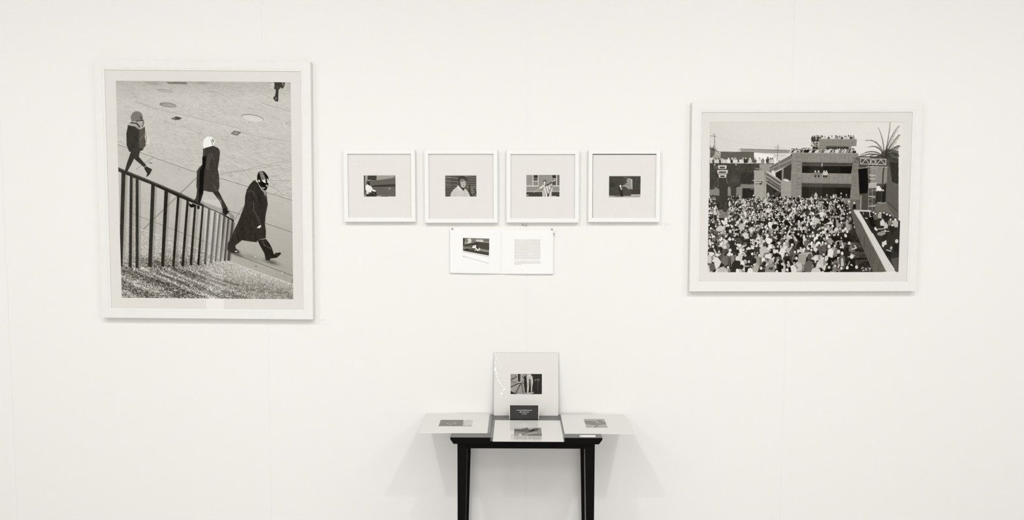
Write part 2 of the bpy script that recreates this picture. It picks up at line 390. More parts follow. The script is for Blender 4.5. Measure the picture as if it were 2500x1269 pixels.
    P.line([(x, y+1.2) for x, y in turf], 2.2, 215, .55)
    for k in range(6):
        x0 = 332+k*31
        P.line([(x0, 656+k*1.2), (x0+46, 674+k*1.5), (x0+95, 696)], 5.0, 50, .34)
        P.line([(x0+6, 648+k), (x0+50, 665+k*1.5)], 3, 185, .35)
    for c in ((742, 425), (880, 538), (830, 635), (930, 560)): P.ell(T8(c)[0], 2.6, .9, 225, .9, .2)
    # fence: a paler second rail, the near rail and its bars
    P.poly(T4((780, 345), (900, 385), (1030, 435), (1120, 470), (1180, 520), (1178, 585), (1150, 560), (1110, 505), (1020, 470), (880, 420), (790, 375)), 135, .75)
    for x0, y0 in ((880, 400), (950, 430), (1015, 455), (1075, 480), (1150, 520)): P.poly(T4((x0, y0), (x0+22, y0+8), (x0+20, y0+60), (x0, y0+50)), 130, .6)
    bars = [((-160, -40), (-112, -24), (-190, 1110), (-150, 1120)), ((-62, 40), (-28, 55), (-75, 1130), (-40, 1140)), ((6, 80), (42, 88), (6, 1140), (42, 1145)), ((192, 145), (235, 160), (155, 1125), (198, 1135)), ((350, 215), (393, 235), (308, 1120), (345, 1128)), ((500, 285), (530, 300), (440, 1118), (470, 1125)),
            ((612, 335), (640, 350), (550, 1118), (580, 1125)), ((705, 380), (730, 390), (648, 1105), (678, 1112)), ((795, 405), (818, 415), (738, 1100), (765, 1110)), ((868, 435), (893, 448), (820, 1095), (845, 1100)),
            ((940, 465), (962, 475), (888, 1080), (912, 1088)), ((998, 492), (1018, 500), (945, 1060), (965, 1068)), ((1050, 520), (1072, 530), (1003, 1060), (1022, 1067)), ((1100, 550), (1120, 560), (1055, 1055), (1075, 1062)), ((1148, 575), (1175, 585), (1095, 1050), (1125, 1060))]
    for i, (a, b, c, d) in enumerate(bars):   # paler copy beside each bar, then the bar
        dx = 34 if i < 9 else 22
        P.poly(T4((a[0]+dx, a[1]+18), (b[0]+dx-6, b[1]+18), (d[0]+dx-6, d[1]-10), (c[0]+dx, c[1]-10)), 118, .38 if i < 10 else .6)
    for i, (a, b, c, d) in enumerate(bars):
        P.poly(T4(a, b, d, c), 40 if i < 10 else 74)  # last bars paler: room reflection in the glass put into their tone
        P.line(T4(b, d), .8, 92, .5)
    rail_t = [(-200, -58), (10, 28), (200, 105), (420, 200), (540, 250), (700, 328), (800, 378), (890, 428), (1020, 482), (1075, 512), (1178, 572)]
    rail_b = [(1176, 590), (1100, 548), (1030, 505), (960, 470), (890, 445), (800, 408), (740, 388), (620, 340), (500, 290), (350, 220), (200, 150), (10, 78), (-200, -8)]
    P.poly(T4(*rail_t, *rail_b), 40)
    P.line(T4((-200, -50), (10, 36), (200, 114), (420, 209), (700, 334)), 2.6, 104, .8); P.line(T4(*rail_t[4:]), 1.0, 120, .6)
    # walker at the edge, cut short by the photo
    P.poly(T1((-55, 235), (-70, 160), (-40, 100), (10, 74), (60, 78), (100, 105), (120, 150), (124, 222)), 122); P.poly(T1((75, 150), (95, 160), (108, 205), (85, 200)), 60, .8)
    P.poly(T1((-95, 245), (15, 250), (125, 222), (140, 300), (90, 345), (15, 330), (-110, 300)), 172); P.line(T1((-60, 250), (25, 262), (70, 315)), 3.2, 45); P.line(T1((15, 232), (130, 214)), 2, 45); P.line(T1((118, 215), (135, 250), (110, 310)), 2, 70)
    P.poly(T1((-110, 290), (20, 315), (90, 350), (148, 310), (160, 400), (160, 612), (132, 640), (128, 668), (70, 700), (-90, 700), (-130, 600), (-135, 420)), 48); P.poly(T1((62, 350), (140, 330), (150, 600), (120, 655), (60, 640)), 88, .85); P.line(T1((80, 520), (130, 440)), 1.5, 140, .6)
    P.poly(T1((155, 365), (185, 380), (215, 500), (229, 578), (208, 588), (165, 565), (150, 470)), 214); P.line(T1((165, 390), (175, 480), (168, 555)), 2.2, 105, .7)
    P.line(T1((15, 320), (60, 350), (110, 335), (145, 300)), 1.6, 205, .8)
    P.poly(T1((-60, 690), (75, 692), (60, 780), (170, 905), (190, 935), (258, 968), (262, 985), (228, 1050), (192, 1085), (170, 1087), (188, 1040), (150, 975), (140, 940), (15, 835), (-20, 800)), 46); P.line(T1((150, 935), (185, 915)), 1.6, 190)
    P.poly(T1((-60, 690), (10, 760), (-60, 900), (-120, 1010), (-160, 1000), (-120, 860)), 46)
    # walker in the pale hood
    P.poly(T2((205, 245), (230, 230), (345, 205), (375, 218), (420, 240), (440, 275), (445, 310), (432, 420), (413, 530), (430, 620), (438, 780), (425, 830), (400, 852), (345, 862), (280, 852), (215, 835), (212, 870), (188, 945), (165, 1015), (150, 1018), (80, 975), (108, 935), (122, 830), (112, 780), (120, 560), (150, 515), (195, 470), (200, 370), (207, 300)), 62)
    P.poly(T2((230, 420), (290, 300), (345, 320), (300, 480), (285, 560), (240, 540)), 78, .8); P.line(T2((320, 310), (360, 390), (370, 500)), 2, 92, .6); P.line(T2((250, 430), (230, 520)), 1.2, 120, .5); P.line(T2((385, 690), (430, 720)), 1.6, 110, .5); P.line(T2((360, 760), (400, 840)), 2, 105, .5)
    P.poly(T2((195, 365), (255, 345), (245, 480), (222, 570), (214, 700), (205, 840), (182, 950), (160, 1016), (145, 1010), (148, 900), (145, 700), (160, 560), (195, 480)), 20); P.line(T2((150, 560), (150, 800)), 3, 62, .7)
    P.poly(T2((222, 838), (300, 860), (345, 868), (345, 880), (220, 850)), 200, .5)
    P.poly(T2((345, 862), (420, 838), (450, 890), (482, 955), (545, 1072), (545, 1085), (482, 1092), (440, 990)), 50); P.line(T2((415, 930), (455, 985)), 2.6, 105, .6)
    P.poly(T2((480, 1090), (545, 1074), (565, 1105), (577, 1132), (525, 1186), (480, 1152)), 24); P.poly(T2((538, 1082), (552, 1095), (575, 1130), (560, 1125)), 190)
    P.poly(T2((5, 1000), (45, 1010), (85, 1030), (100, 1062), (45, 1078), (10, 1052)), 25); P.poly(T2((8, 995), (48, 1012), (52, 1032), (15, 1020)), 215, .9); P.poly(T2((120, 1040), (160, 1050), (155, 1100), (125, 1095)), 35)
    P.poly(T2((415, 524), (441, 530), (439, 572), (424, 565)), 215)
    P.poly(T2((212, 245), (204, 185), (222, 112), (268, 74), (320, 79), (355, 108), (373, 152), (362, 190), (347, 207), (232, 238)), 246); P.poly(T2((333, 108), (350, 122), (357, 158), (346, 160)), 35); P.line(T2((318, 125), (335, 170), (340, 198)), 1.2, 45)
    P.poly(T2((205, 232), (232, 236), (225, 252)), 225)
    # walker in the long coat
    P.poly(T3((100, 838), (170, 868), (205, 946), (125, 1010), (130, 1048), (186, 1085), (182, 1104), (78, 1100), (20, 1062), (30, 982), (80, 900)), 50); P.poly(T3((120, 1072), (150, 1078), (150, 1090), (120, 1088)), 225, .9); P.poly(T3((155, 1082), (182, 1086), (178, 1096)), 225, .9); P.line(T3((140, 850), (170, 940)), 3.5, 22)
    P.poly(T3((398, 945), (502, 928), (545, 982), (577, 1042), (596, 1106), (640, 1100), (680, 1094), (690, 1114), (640, 1160), (556, 1172), (550, 1196), (500, 1190), (484, 1110), (430, 1012)), 40); P.line(T3((465, 960), (485, 1010), (540, 1035), (560, 1050)), 3.2, 92, .55); P.ell(T3((606, 1110))[0], 2, 1.6, 190, .8)
    P.poly(T3((372, 198), (345, 210), (300, 258), (265, 320), (245, 400), (240, 500), (218, 562), (190, 640), (150, 740), (98, 842), (150, 872), (172, 952), (205, 944), (290, 958), (388, 970), (400, 945), (410, 942), (500, 920), (503, 830), (490, 740), (497, 650), (526, 500), (507, 350), (490, 372), (440, 310), (402, 240)), 48)
    P.line(T3((270, 350), (310, 330), (350, 345), (360, 400)), 2.6, 74, .7); P.line(T3((350, 470), (352, 570), (395, 650), (432, 745)), 2.6, 98, .55); P.line(T3((490, 380), (520, 480), (498, 640), (490, 740), (503, 840)), 1.2, 120, .4)
    P.poly(T3((386, 793), (408, 775), (436, 756), (444, 774), (425, 794)), 238)
    P.poly(T3((385, 195), (412, 202), (395, 232), (372, 212)), 205); P.poly(T3((425, 272), (480, 318), (505, 320), (505, 405), (488, 390), (470, 340)), 150, .9)
    P.poly(T3((392, 192), (395, 140), (413, 97), (440, 82), (478, 93), (510, 128), (533, 165), (540, 232), (524, 285), (506, 325), (480, 328), (440, 288), (410, 248), (400, 210)), 27)
    for i in range(7):
        x, y = 418+i*5, 92+i*16
        P.line(T3((x, y+4), (x+18+i*3, y+1), (x+40+i*2, y-6+i*2)), 1.3, 235, .9)
    P.poly(T3((448, 204), (492, 196), (502, 236), (480, 232)), 235); P.poly(T3((514, 184), (524, 184), (531, 240), (521, 232)), 230); P.poly(T3((445, 282), (478, 300), (492, 288), (488, 302), (470, 308)), 230); P.ell(T3((513, 270))[0], 1.9, 2.2, 235); P.ell(T3((513, 270))[0], .9, 1.1, 30); P.poly(T3((405, 195), (425, 200), (432, 220), (412, 225)), 225); P.ell(T3((536, 220))[0], 1, 5, 225)
    # walker cropped by the top edge
    P.poly(T5((345, 140), (395, 130), (395, 170), (345, 200)), 60); P.poly(T5((268, 195), (330, 152), (382, 172), (362, 250), (332, 342), (262, 312), (245, 262)), 214); P.line(T5((270, 250), (330, 290)), 1.2, 110); P.line(T5((300, 200), (350, 215)), 1, 140)
    P.poly(T5((385, 130), (618, 130), (582, 290), (545, 330), (530, 362), (430, 368), (366, 350), (378, 240)), 48); P.line(T5((460, 275), (540, 320)), .8, 100)
    P.poly(T5((418, 360), (506, 360), (500, 480), (492, 735), (470, 742), (385, 716), (376, 680), (345, 662), (342, 600), (390, 570), (415, 450)), 42); P.poly(T5((412, 610), (436, 600), (430, 670), (405, 675)), 185, .9)
    P.poly(T5((600, 195), (640, 150), (700, 140), (692, 240), (645, 332), (575, 332)), 58); P.poly(T5((620, 200), (660, 185), (675, 225), (630, 240)), 150, .8)
    cloth = np.clip((100-P.a)/50, 0, 1)      # folds and nap of the dark clothes
    P.a += cloth*(9*P.noise(5*s, 16*s, -.2, 42, 2)+7*P.noise(2*s, 4*s, .3, 43, 2))+4*P.noise(1.4, 1.4, 0, 40, 1)+3*P.noise(6*s, 5*s, 0, 44, 2)

def paint_plaza(P):
    A, B, C3, D4 = Z(1725, 290, 10.417), Z(1725, 380, 10.417), Z(1920, 310, 8.929), Z(1920, 420, 8.929)
    E5, E6, E7, E8 = Z(1725, 480, 10.417), Z(1725, 570, 10.417), Z(1940, 480, 9.804), Z(1940, 570, 9.804)
    H, W = P.H, P.W; s = P.px((1950, 450), 1.0); rng = np.random.default_rng(5)
    X = np.linspace(0, 1, W)[None, :]*np.ones((H, 1))
    P.a[:] = 216+14*X+1.5*P.noise(30*s, 30*s, 0, 1, 2)
    P.line([(1733, 297), (2205, 298.5)], 1.0, 175, .6); P.line([(1735, 296), (1733, 400)], 1.0, 185, .5)
    # far roofs
    P.poly(A((815, 800), (885, 770), (885, 850), (815, 845)), 205)
    P.poly(A((870, 772), (2000, 800), (2175, 815), (2175, 872), (1990, 880), (1500, 876), (1210, 856), (885, 846)), 152); P.line(A((820, 795), (880, 765), (2000, 797), (2175, 812)), .9, 70)
    P.poly(A((100, 865), (360, 865), (360, 1110), (100, 1110)), 168); P.line(A((100, 945), (360, 950)), .8, 110)
    P.poly(A((360, 850), (1210, 856), (1210, 1115), (360, 1110)), 92); P.line(A((225, 842), (600, 845), (1210, 856)), 1.1, 55)
    P.poly(A((1210, 862), (1700, 920), (1700, 990), (1770, 1010), (1765, 1125), (1210, 1115)), 238); P.poly(A((1700, 905), (2010, 890), (2010, 990), (1870, 1045), (1770, 1010), (1700, 990)), 215); P.line(A((1700, 932), (2010, 932)), .7, 150)
    P.line(A((198, 378), (205, 560), (215, 745)), 1.2, 85); P.line(A((105, 440), (160, 438), (245, 458)), 1.1, 95); P.line(A((1818, 665), (1812, 800), (1798, 1055)), 1.0, 105); P.line(A((1725, 722), (1860, 730)), .8, 120); P.line(A((1755, 770), (1845, 785)), .8, 140)
    P.line(A((245, 468), (600, 565), (1100, 665), (1800, 722)), .5, 165, .6); P.line(A((1850, 735), (2160, 800)), .5, 170, .6)
    for k in range(26):                        # little palm at the edge
        a = rng.uniform(-2.7, .5); L = rng.uniform(7, 17); x, y = A((150, 800))[0]
        P.line([(x, y), (x+L*.6*math.cos(a), y+L*.6*math.sin(a)), (x+L*math.cos(a), y+L*math.sin(a)+4)], .9, 70, .7)
    P.poly(A((95, 780), (150, 740), (220, 800), (210, 900), (130, 1000), (95, 990)), 75, .8)
    # terrace people and rail
    for x, b in ((115, 190), (150, 205), (195, 60), (240, 200), (310, 205), (365, 55), (410, 195), (470, 205), (520, 190), (565, 225), (655, 45), (715, 220), (745, 215), (880, 220), (935, 210), (995, 40), (1110, 200), (1230, 90), (1350, 225), (1430, 130), (1560, 62), (1630, 190), (1680, 200)):
        q = A((x, 1190))[0]; h = 19 if x not in (995, 1560) else 21
        person(P, q[0], q[1], h, b, 222 if rng.random() < .6 else 120, 60 if rng.random() < .7 else 225, wide=.48)
    # ivy wall and its openings
    P.poly(B((85, 200), (1345, 200), (1345, 380), (1210, 380), (1210, 1250), (80, 1250)), 58)
    m = P.mask(B((85, 200), (1345, 200), (1345, 380), (1210, 380), (1210, 740), (85, 860)))
    P.a += m*(14*P.noise(3*s, 3*s, 0, 8, 2)+10*P.noise(9*s, 12*s, 0, 9, 2))
    P.poly(B((870, 420), (1200, 420), (1200, 720), (870, 700)), 36, .6); P.ell(B((700, 600))[0], 11, 16, 100, .4, .5, True)
    P.poly(B((85, 860), (200, 850), (215, 790), (330, 860), (330, 1010), (85, 1010)), 132); P.poly(B((545, 800), (590, 780), (620, 860), (620, 1020), (540, 1020)), 134); P.poly(B((760, 810), (870, 780), (870, 725), (1205, 730), (1205, 830), (910, 830), (910, 1060), (755, 1060)), 128)
    P.poly(B((335, 560), (540, 560), (540, 1250), (335, 1250)), 54); P.poly(B((910, 830), (1210, 830), (1210, 1250), (910, 1250)), 26); P.line(B((1010, 850), (1200, 1200)), 2.5, 48, .6); P.line(B((930, 860), (980, 1180)), 2, 42, .6); P.line(B((1120, 850), (1190, 850)), .9, 190)
    P.line(B((540, 190), (1690, 190)), 1.0, 222, .9); P.line(B((560, 206), (1680, 206)), .8, 60, .8)
    P.poly(B((1345, 212), (1690, 212), (1600, 300), (1600, 430), (1480, 380), (1345, 380)), 152)
    # pillar, stairs and landing
    P.poly(B((1210, 370), (1460, 375), (1525, 415), (1522, 1250), (1210, 1250)), 163); P.line(B((1475, 400), (1475, 1250)), 1.2, 120, .6); P.poly(B((1230, 305), (1420, 330), (1420, 362), (1280, 350), (1230, 335)), 120)
    P.poly(B((1600, 290), (2175, -30), (2175, 205), (1645, 450), (1600, 415)), 132)
    for t in np.linspace(.12, .88, 5):
        P.line(B((1605, 290+t*125), (2170, -30+t*235)), 1.3, 70 if t not in (.5,) else 165, .8)
    P.line(B((1610, 275), (2170, -35)), 1.2, 190, .8); P.line(B((1845, 130), (1845, 330)), 3.2, 140); P.line(B((1600, 290), (1600, 420)), 1.6, 150)
    P.poly(B((1745, 440), (1915, 350), (1915, 640), (1760, 530)), 40); P.poly(B((1960, 315), (2165, 200), (2150, 645), (1955, 645)), 62); P.poly(B((1915, 335), (1962, 312), (1955, 645), (1912, 645)), 142)
    P.poly(B((1470, 378), (1530, 410), (1905, 635), (1895, 930), (1522, 690)), 132)
    for k, v in ((0, 185), (55, 55), (105, 160), (150, 50), (190, 150), (235, 60)): P.line(B((1530, 415+k), (1870, 640+k*1.0)), 2.0, v, .85)
    for k in range(7): P.poly(B((1560+k*48, 640+k*30), (1605+k*48, 650+k*30), (1590+k*48, 690+k*30)), 50)
    P.line(B((1522, 690), (1860, 905)), 2.6, 150); P.poly(B((1522, 705), (1845, 915), (1895, 930), (1890, 1250), (1522, 1250)), 46); P.line(B((1610, 1050), (1850, 900)), 3, 82, .8); P.line(B((1640, 1090), (1880, 930)), 3, 90, .8); P.line(B((1530, 1100), (1640, 1190), (1640, 1250)), 2.4, 105)
    P.poly(B((1900, 640), (2185, 636), (2172, 1250), (1888, 1250)), 160); P.line(B((2160, 640), (2150, 1250)), 1.5, 125, .6); P.line(B((1900, 940), (2170, 940)), .7, 130, .5)
    for c in ((1690, 410), (1700, 445)): P.ell(B(c)[0], 3.2, 4, 218)
    P.line(B((1690, 480), (1760, 465)), 1.2, 205); P.ell(B((2000, 615))[0], 5, 3, 200); P.ell(B((2050, 632))[0], 5, 2, 232)
    person(P, *B((1565, 1100))[0], 17, 190); P.ell(B((1805, 1070))[0], 1.6, 2.2, 225)
    # lamp boxes
    for y0, x0, x1 in ((245, 290, 520), (365, 270, 550), (470, 305, 515)):
        P.poly(B((x0, y0), (x1, y0), (x1-15, y0+90), (x0+15, y0+90)), 205); P.poly(B((x0+45, y0+35), (x1-50, y0+35), (x1-55, y0+75), (x0+50, y0+75)), 52)
    P.line(B((300, 570), (300, 640), (310, 700), (280, 820)), .9, 150, .7); P.line(B((515, 570), (525, 700)), 1, 170, .8); P.ell(B((210, 232))[0], 1.2, 1.8, 235); P.ell(B((750, 232))[0], 1.2, 1.8, 235); P.ell(B((245, 300))[0], 4.2, 4.2, 110, .6); P.ell(B((790, 305))[0], 4.2, 4.2, 110, .6); P.ell(B((790, 300))[0], 3, 3, 55)
    P.poly(B((1235, 640), (1430, 640), (1400, 735), (1260, 735)), 60); P.poly(B((1240, 660), (1400, 665), (1390, 690), (1240, 690)), 205); P.line(B((1165, 630), (1440, 640)), 1.2, 215); P.poly(B((1260, 705), (1350, 705), (1345, 730), (1265, 730)), 185)
    # main building
    P.poly(C3((115, 562), (1562, 572), (1602, 1460), (1602, 1830), (330, 1830), (100, 1830)), 141)
    P.poly(C3((1430, 575), (1562, 575), (1600, 1450), (1600, 1830), (1390, 1830)), 124, .7)
    m = P.mask(C3((115, 562), (1562, 572), (1602, 1830), (100, 1830))); P.a += m*(5*P.noise(6*s, 6*s, 0, 12, 2))
    for y0, y1, xs in ((600, 750, (200, 330, 450, 525, 655, 755, 840, 945, 1060, 1150, 1270, 1360, 1480)), (1040, 1200, (160, 240, 350, 480, 530, 630, 720, 820, 930, 1010, 1110, 1230, 1330, 1420, 1540))):
        for i in range(len(xs)-1):
            if i % 3 == 2: P.line(C3((xs[i], y0-25), (xs[i], y1+10)), .8, 90, .7)
            else:
                P.line(C3((xs[i]+6, y0+70*(i % 2)), (xs[i+1]-10, y0+70*(i % 2))), .9, 92, .75); P.line(C3((xs[i]+6, y0+70*(i % 2)), (xs[i]+6, y1-20)), .7, 105, .6)
        P.line(C3((130, y1+6), (1560, y1+14)), .8, 95, .6); P.line(C3((115, y0-32), (1562, y0-20)), 1.0, 168, .6)
    for y in (660, 745, 830, 905, 960, 1130, 1250, 1340, 1460): P.line(C3((225, y), (300, y+3)), .9, 80, .75); P.line(C3((1440, y+20), (1530, y+24)), .9, 70, .6)
    for x in (140, 235, 320): P.line(C3((x, 600), (x-10, 1620)), .8, 112, .5)
    P.poly(C3((345, 770), (1442, 790), (1410, 1018), (338, 1003)), 34); P.poly(C3((347, 775), (1440, 795), (1432, 855), (345, 850)), 80); P.line(C3((347, 788), (1440, 806)), 1.2, 48); P.poly(C3((1170, 860), (1425, 862), (1408, 1010), (1160, 1010)), 20, .7); P.line(C3((778, 790), (775, 855)), 1.8, 215)
    P.line(C3((340, 1012), (1410, 1024)), 1.0, 165, .7)
    for x in (630, 700, 820, 870): q = C3((x, 1090))[0]; person(P, q[0], q[1]+1, 17, 120 if x < 750 else 200, 225, 190)
    P.poly(C3((330, 1222), (1412, 1240), (1382, 1562), (330, 1548)), 40); P.poly(C3((335, 1225), (1410, 1245), (1400, 1320), (335, 1305)), 72); P.poly(C3((1075, 1320), (1395, 1330), (1385, 1555), (1060, 1550)), 26, .8)
    for x, b in ((560, 60), (640, 190), (880, 95), (1030, 210), (1075, 150), (1190, 40), (1305, 60)): q = C3((x, 1600))[0]; person(P, q[0], q[1], 20 if x in (640, 1190) else 16, b, 222 if x != 560 else 90, 70)
    P.poly(C3((330, 1552), (1385, 1566), (1392, 1840), (330, 1840)), 126); P.line(C3((330, 1553), (1385, 1567)), 1.1, 190, .8)
    P.poly(C3((1390, 1580), (1602, 1580), (1600, 1850), (1390, 1850)), 98, .8); P.poly(C3((560, 1740), (1470, 1790), (1470, 1850), (500, 1850)), 70, .7)
    for cx, cy, n in ((940, 1660, 46), (1210, 1690, 62)):
        for k in range(n):
            a = rng.uniform(-3.14, 3.14); L = rng.uniform(4, 20) if cx < 1000 else rng.uniform(4, 17); q = C3((cx, cy+20))[0]
            P.line([q, (q[0]+L*math.cos(a), q[1]+L*.75*math.sin(a)-2)], 2.2, 46 if cx > 1000 else 62, .55, taper=.7)
    P.poly(C3((1340, 1602), (1382, 1604), (1380, 1645), (1340, 1642)), 225); P.ell(C3((1476, 1655))[0], 2.4, 2.8, 205); P.poly(C3((1460, 1680), (1510, 1680), (1515, 1780), (1435, 1790)), 26)
    # upper deck
    P.poly(C3((705, 265), (1532, 270), (1522, 415), (1415, 420), (1415, 572), (690, 572)), 140); P.line(C3((705, 262), (1532, 268)), 1.0, 178)
    for x in (780, 1020, 1190, 1440): P.line(C3((x, 285), (x, 410)), .7, 108, .6)
    P.line(C3((790, 340), (950, 343)), .8, 105, .7); P.line(C3((1270, 345), (1440, 350)), .8, 105, .7); P.line(C3((720, 405), (1520, 412)), .9, 95, .7)
    P.poly(C3((868, 425), (1352, 432), (1352, 492), (868, 490)), 42); P.line(C3((890, 452), (1310, 460)), 1.6, 120, .7)
    P.poly(C3((538, 255), (690, 262), (690, 560), (575, 560)), 120, .75); P.line(C3((538, 250), (690, 258)), .8, 190); P.line(C3((540, 340), (690, 345)), .9, 200); P.line(C3((540, 255), (540, 420)), .8, 190); P.poly(C3((575, 435), (690, 432), (690, 480), (575, 480)), 38)
    for k in range(34): q = C3((rng.uniform(545, 690), rng.uniform(270, 420)))[0]; P.ell(q, 1.2, 1.6, 40 if rng.random() < .55 else 215)
    for x in (565, 610, 660, 695, 760, 785, 840, 920, 990, 1080, 1115, 1160, 1210, 1270, 1300, 1355, 1405, 1460):
        q = C3((x, 320))[0]; person(P, q[0], q[1], rng.uniform(13, 16), rng.choice([60, 150, 190, 215]), rng.choice([70, 150, 200]), 50, wide=.45)
    P.poly(C3((705, 262), (1532, 268), (1532, 330), (705, 330)), 140)
    for x in (780, 1020, 1190, 1440): P.line(C3((x, 285), (x, 410)), .7, 108, .6)
    P.line(C3((705, 264), (1532, 270)), .9, 175)
    for k in range(44):
        x = 125+k*31.5+rng.normal()*6; q = C3((x, 640))[0]; b = rng.choice([28, 40, 190, 215, 225, 120])
        person(P, q[0], q[1], rng.uniform(17, 21), b, rng.choice([215, 225, 150]), 38, arm=b, wide=.5)
    P.poly(C3((115, 566), (1555, 575), (1555, 650), (115, 650)), 141); P.line(C3((112, 564), (1560, 574)), 1.1, 172)
    for i, x in enumerate((200, 330, 450, 525, 655, 755, 840, 945, 1060, 1150, 1270, 1360, 1480)):
        P.line(C3((x, 600), (x, 660)), .7, 104, .6); P.line(C3((x+10, 612), (x+70, 614)), .8, 100, .6)
    # right-hand yard: wall, rig, palm
    P.poly(C3((1570, 640), (2205, 640), (2440, 700), (2440, 2600), (1602, 1900)), 78); P.poly(C3((1820, 870), (2200, 860), (2190, 1240), (1830, 1240)), 150, .85); P.poly(C3((2200, 860), (2440, 780), (2440, 2300), (2190, 1850), (2170, 1500)), 92); P.poly(C3((2240, 760), (2440, 760), (2440, 1250), (2300, 1200)), 36, .85); P.line(C3((2200, 1640), (2440, 1850)), 1.2, 48)
    def frond(pts, leaf, v, side=(1, 1), n=26):
        """arching palm leaf: midrib through three points with hanging leaflets"""
        (ax, ay), (bx_, by_), (cx, cy) = C3(*pts)
        for k in range(n+1):
            t = k/n; x = (1-t)**2*ax+2*t*(1-t)*bx_+t*t*cx; y = (1-t)**2*ay+2*t*(1-t)*by_+t*t*cy
            tx, ty = 2*(1-t)*(bx_-ax)+2*t*(cx-bx_), 2*(1-t)*(by_-ay)+2*t*(cy-by_); m_ = math.hypot(tx, ty); tx, ty = tx/m_, ty/m_
            if k: P.line([(px_, py_), (x, y)], 1.5*(1-t)+.5, v-10, .9)
            px_, py_ = x, y; L = leaf*(.55+.6*math.sin(math.pi*min(1, t+.12)))*rng.uniform(.7, 1.2)
            for sd in side:
                P.line([(x, y), (x+tx*L*.7-sd*ty*L*.5, y+ty*L*.7+sd*tx*L*.5+L*.35)], .9, v+rng.choice([-8, 0, 30, 60]), .75, taper=.6)
    P.poly(C3((2060, 560), (2200, 470), (2440, 520), (2440, 760), (2250, 720), (2080, 660)), 48, .75)
    frond(((2120, 640), (2120, 250), (1995, 20)), 5.5, 70); frond(((2140, 600), (2230, 250), (2260, -150)), 4.5, 55); frond(((2130, 610), (1980, 250), (1735, 300)), 9, 85)
    frond(((2120, 620), (2000, 380), (1800, 440)), 8, 70); frond(((2150, 600), (2250, 200), (2440, -20)), 10, 55); frond(((2150, 600), (2300, 330), (2445, 170)), 10, 50); frond(((2160, 600), (2330, 430), (2450, 400)), 10, 55)
    frond(((2110, 640), (1900, 470), (1640, 600)), 9, 60); frond(((2110, 650), (1850, 520), (1520, 690)), 9, 58); frond(((2110, 650), (1950, 560), (1780, 660)), 8, 75); frond(((2160, 620), (2300, 520), (2440, 600)), 10, 46); frond(((2150, 640), (2280, 620), (2400, 760)), 9, 42); frond(((2110, 650), (2000, 600), (1930, 690)), 7, 60)
    for k in range(40):
        q = C3((rng.uniform(1500, 1760), rng.uniform(590, 720)))[0]; P.line([q, (q[0]-rng.uniform(2, 7), q[1]+rng.uniform(4, 10))], .9, rng.choice([45, 75, 95]), .55)
    P.line(C3((2135, 820), (2105, 1000), (2085, 1500), (2070, 1800)), 3.4, 62)
    for a in [((1612, 690), (2168, 705)), ((1612, 805), (2165, 822)), ((1612, 690), (1612, 805)), ((2166, 705), (2163, 822)), ((1830, 697), (1828, 812)), ((1950, 700), (1948, 815)), ((1640, 800), (1725, 705), (1810, 805)), ((1830, 755), (1890, 705), (1948, 757), (1890, 812), (1830, 755)), ((1965, 812), (2055, 715), (2150, 815)), ((1595, 672), (1815, 668))]:
        P.line(C3(*a), 1.5, 215, .95)
    P.line(C3((1750, 870), (1900, 860), (2200, 880)), 1.6, 175); P.line(C3((1565, 903), (1755, 885)), 1.2, 200)
    P.poly(C3((1562, 912), (1757, 892), (1770, 1100), (1810, 1180), (1760, 1440), (1590, 1455)), 18); P.ell(C3((1770, 1180))[0], 6, 8, 24)
    for x0 in (1795, 1880, 1960): P.line(C3((x0, 830), (x0-15, 1900)), 1.1, 165, .8)
    for k in range(13): y = 860+k*80; P.line(C3((1790, y), (1965, y+(-60 if k % 2 else 60))), 1.0, 180, .7)
    for y in (1050, 1130, 1510, 1720): P.line(C3((1800, y), (1930, y+3)), 1.8, 215, .9)
    P.poly(C3((1790, 1215), (1965, 1215), (1955, 1330), (1780, 1330)), 200, .8); P.poly(C3((1965, 1285), (2020, 1280), (2085, 1370), (2060, 1395), (1955, 1390)), 226); P.poly(C3((2090, 1330), (2170, 1200), (2150, 1800), (2070, 1800)), 26); P.ell(C3((2105, 1380))[0], 2, 2.4, 225)
    P.poly(C3((1950, 1410), (2070, 1400), (2060, 1600), (1940, 1680)), 40); P.poly(C3((1605, 1490), (1640, 1490), (1630, 1870), (1600, 1870)), 165, .8)
    P.poly(C3((1985, 1645), (2165, 1645), (2340, 1950), (1885, 1850)), 108); P.line(C3((1985, 1640), (2030, 1655), (2130, 1655), (2165, 1640)), 1.2, 205)
    # yard floor and crowd
    top = [(1725, 492), (1760, 492), (1800, 490), (1850, 492), (1900, 494), (1960, 498), (2010, 505), (2050, 515), (2084, 524)]
    P.poly(top+[(2100, 560), (2160, 672), (1725, 672)], 46)
    P.poly(E5((270, 330), (590, 330), (590, 540), (270, 540)), 124); P.poly(E5((335, 0), (540, 0), (540, 340), (510, 400), (440, 390), (410, 330), (335, 330)), 54)
    P.poly(E8((1210, 430), (1680, 440), (1760, 620), (1500, 760), (1250, 750)), 66); P.poly(E8((1330, 200), (1560, 210), (1620, 330), (1330, 350)), 72); P.poly(E8((1220, 570), (1760, 580), (1770, 620), (1220, 630)), 36); P.poly(E8((1200, 360), (1640, 370), (1680, 420), (1210, 420)), 34)
    P.a += P.mask(top+[(2100, 560), (2160, 672), (1725, 672)])*26*np.clip(P.noise(3.2*s, 3.6*s, 0, 51, 2), -.5, 1)
    spots = []; y = 500.0
    while y < 716:
        t = (y-500)/175; gap = 6.2+13*t; x = 1720+rng.uniform(0, gap)
        xr = np.interp(y-10-14*t, [490, 520, 560, 600, 670], [2056, 2080, 2090, 2080, 2062])
        while x < xr:
            spots.append((x+rng.normal()*1.6, y+rng.normal()*2.2)); x += gap*rng.uniform(.7, 1.4)
        y += 4.2+6.5*t
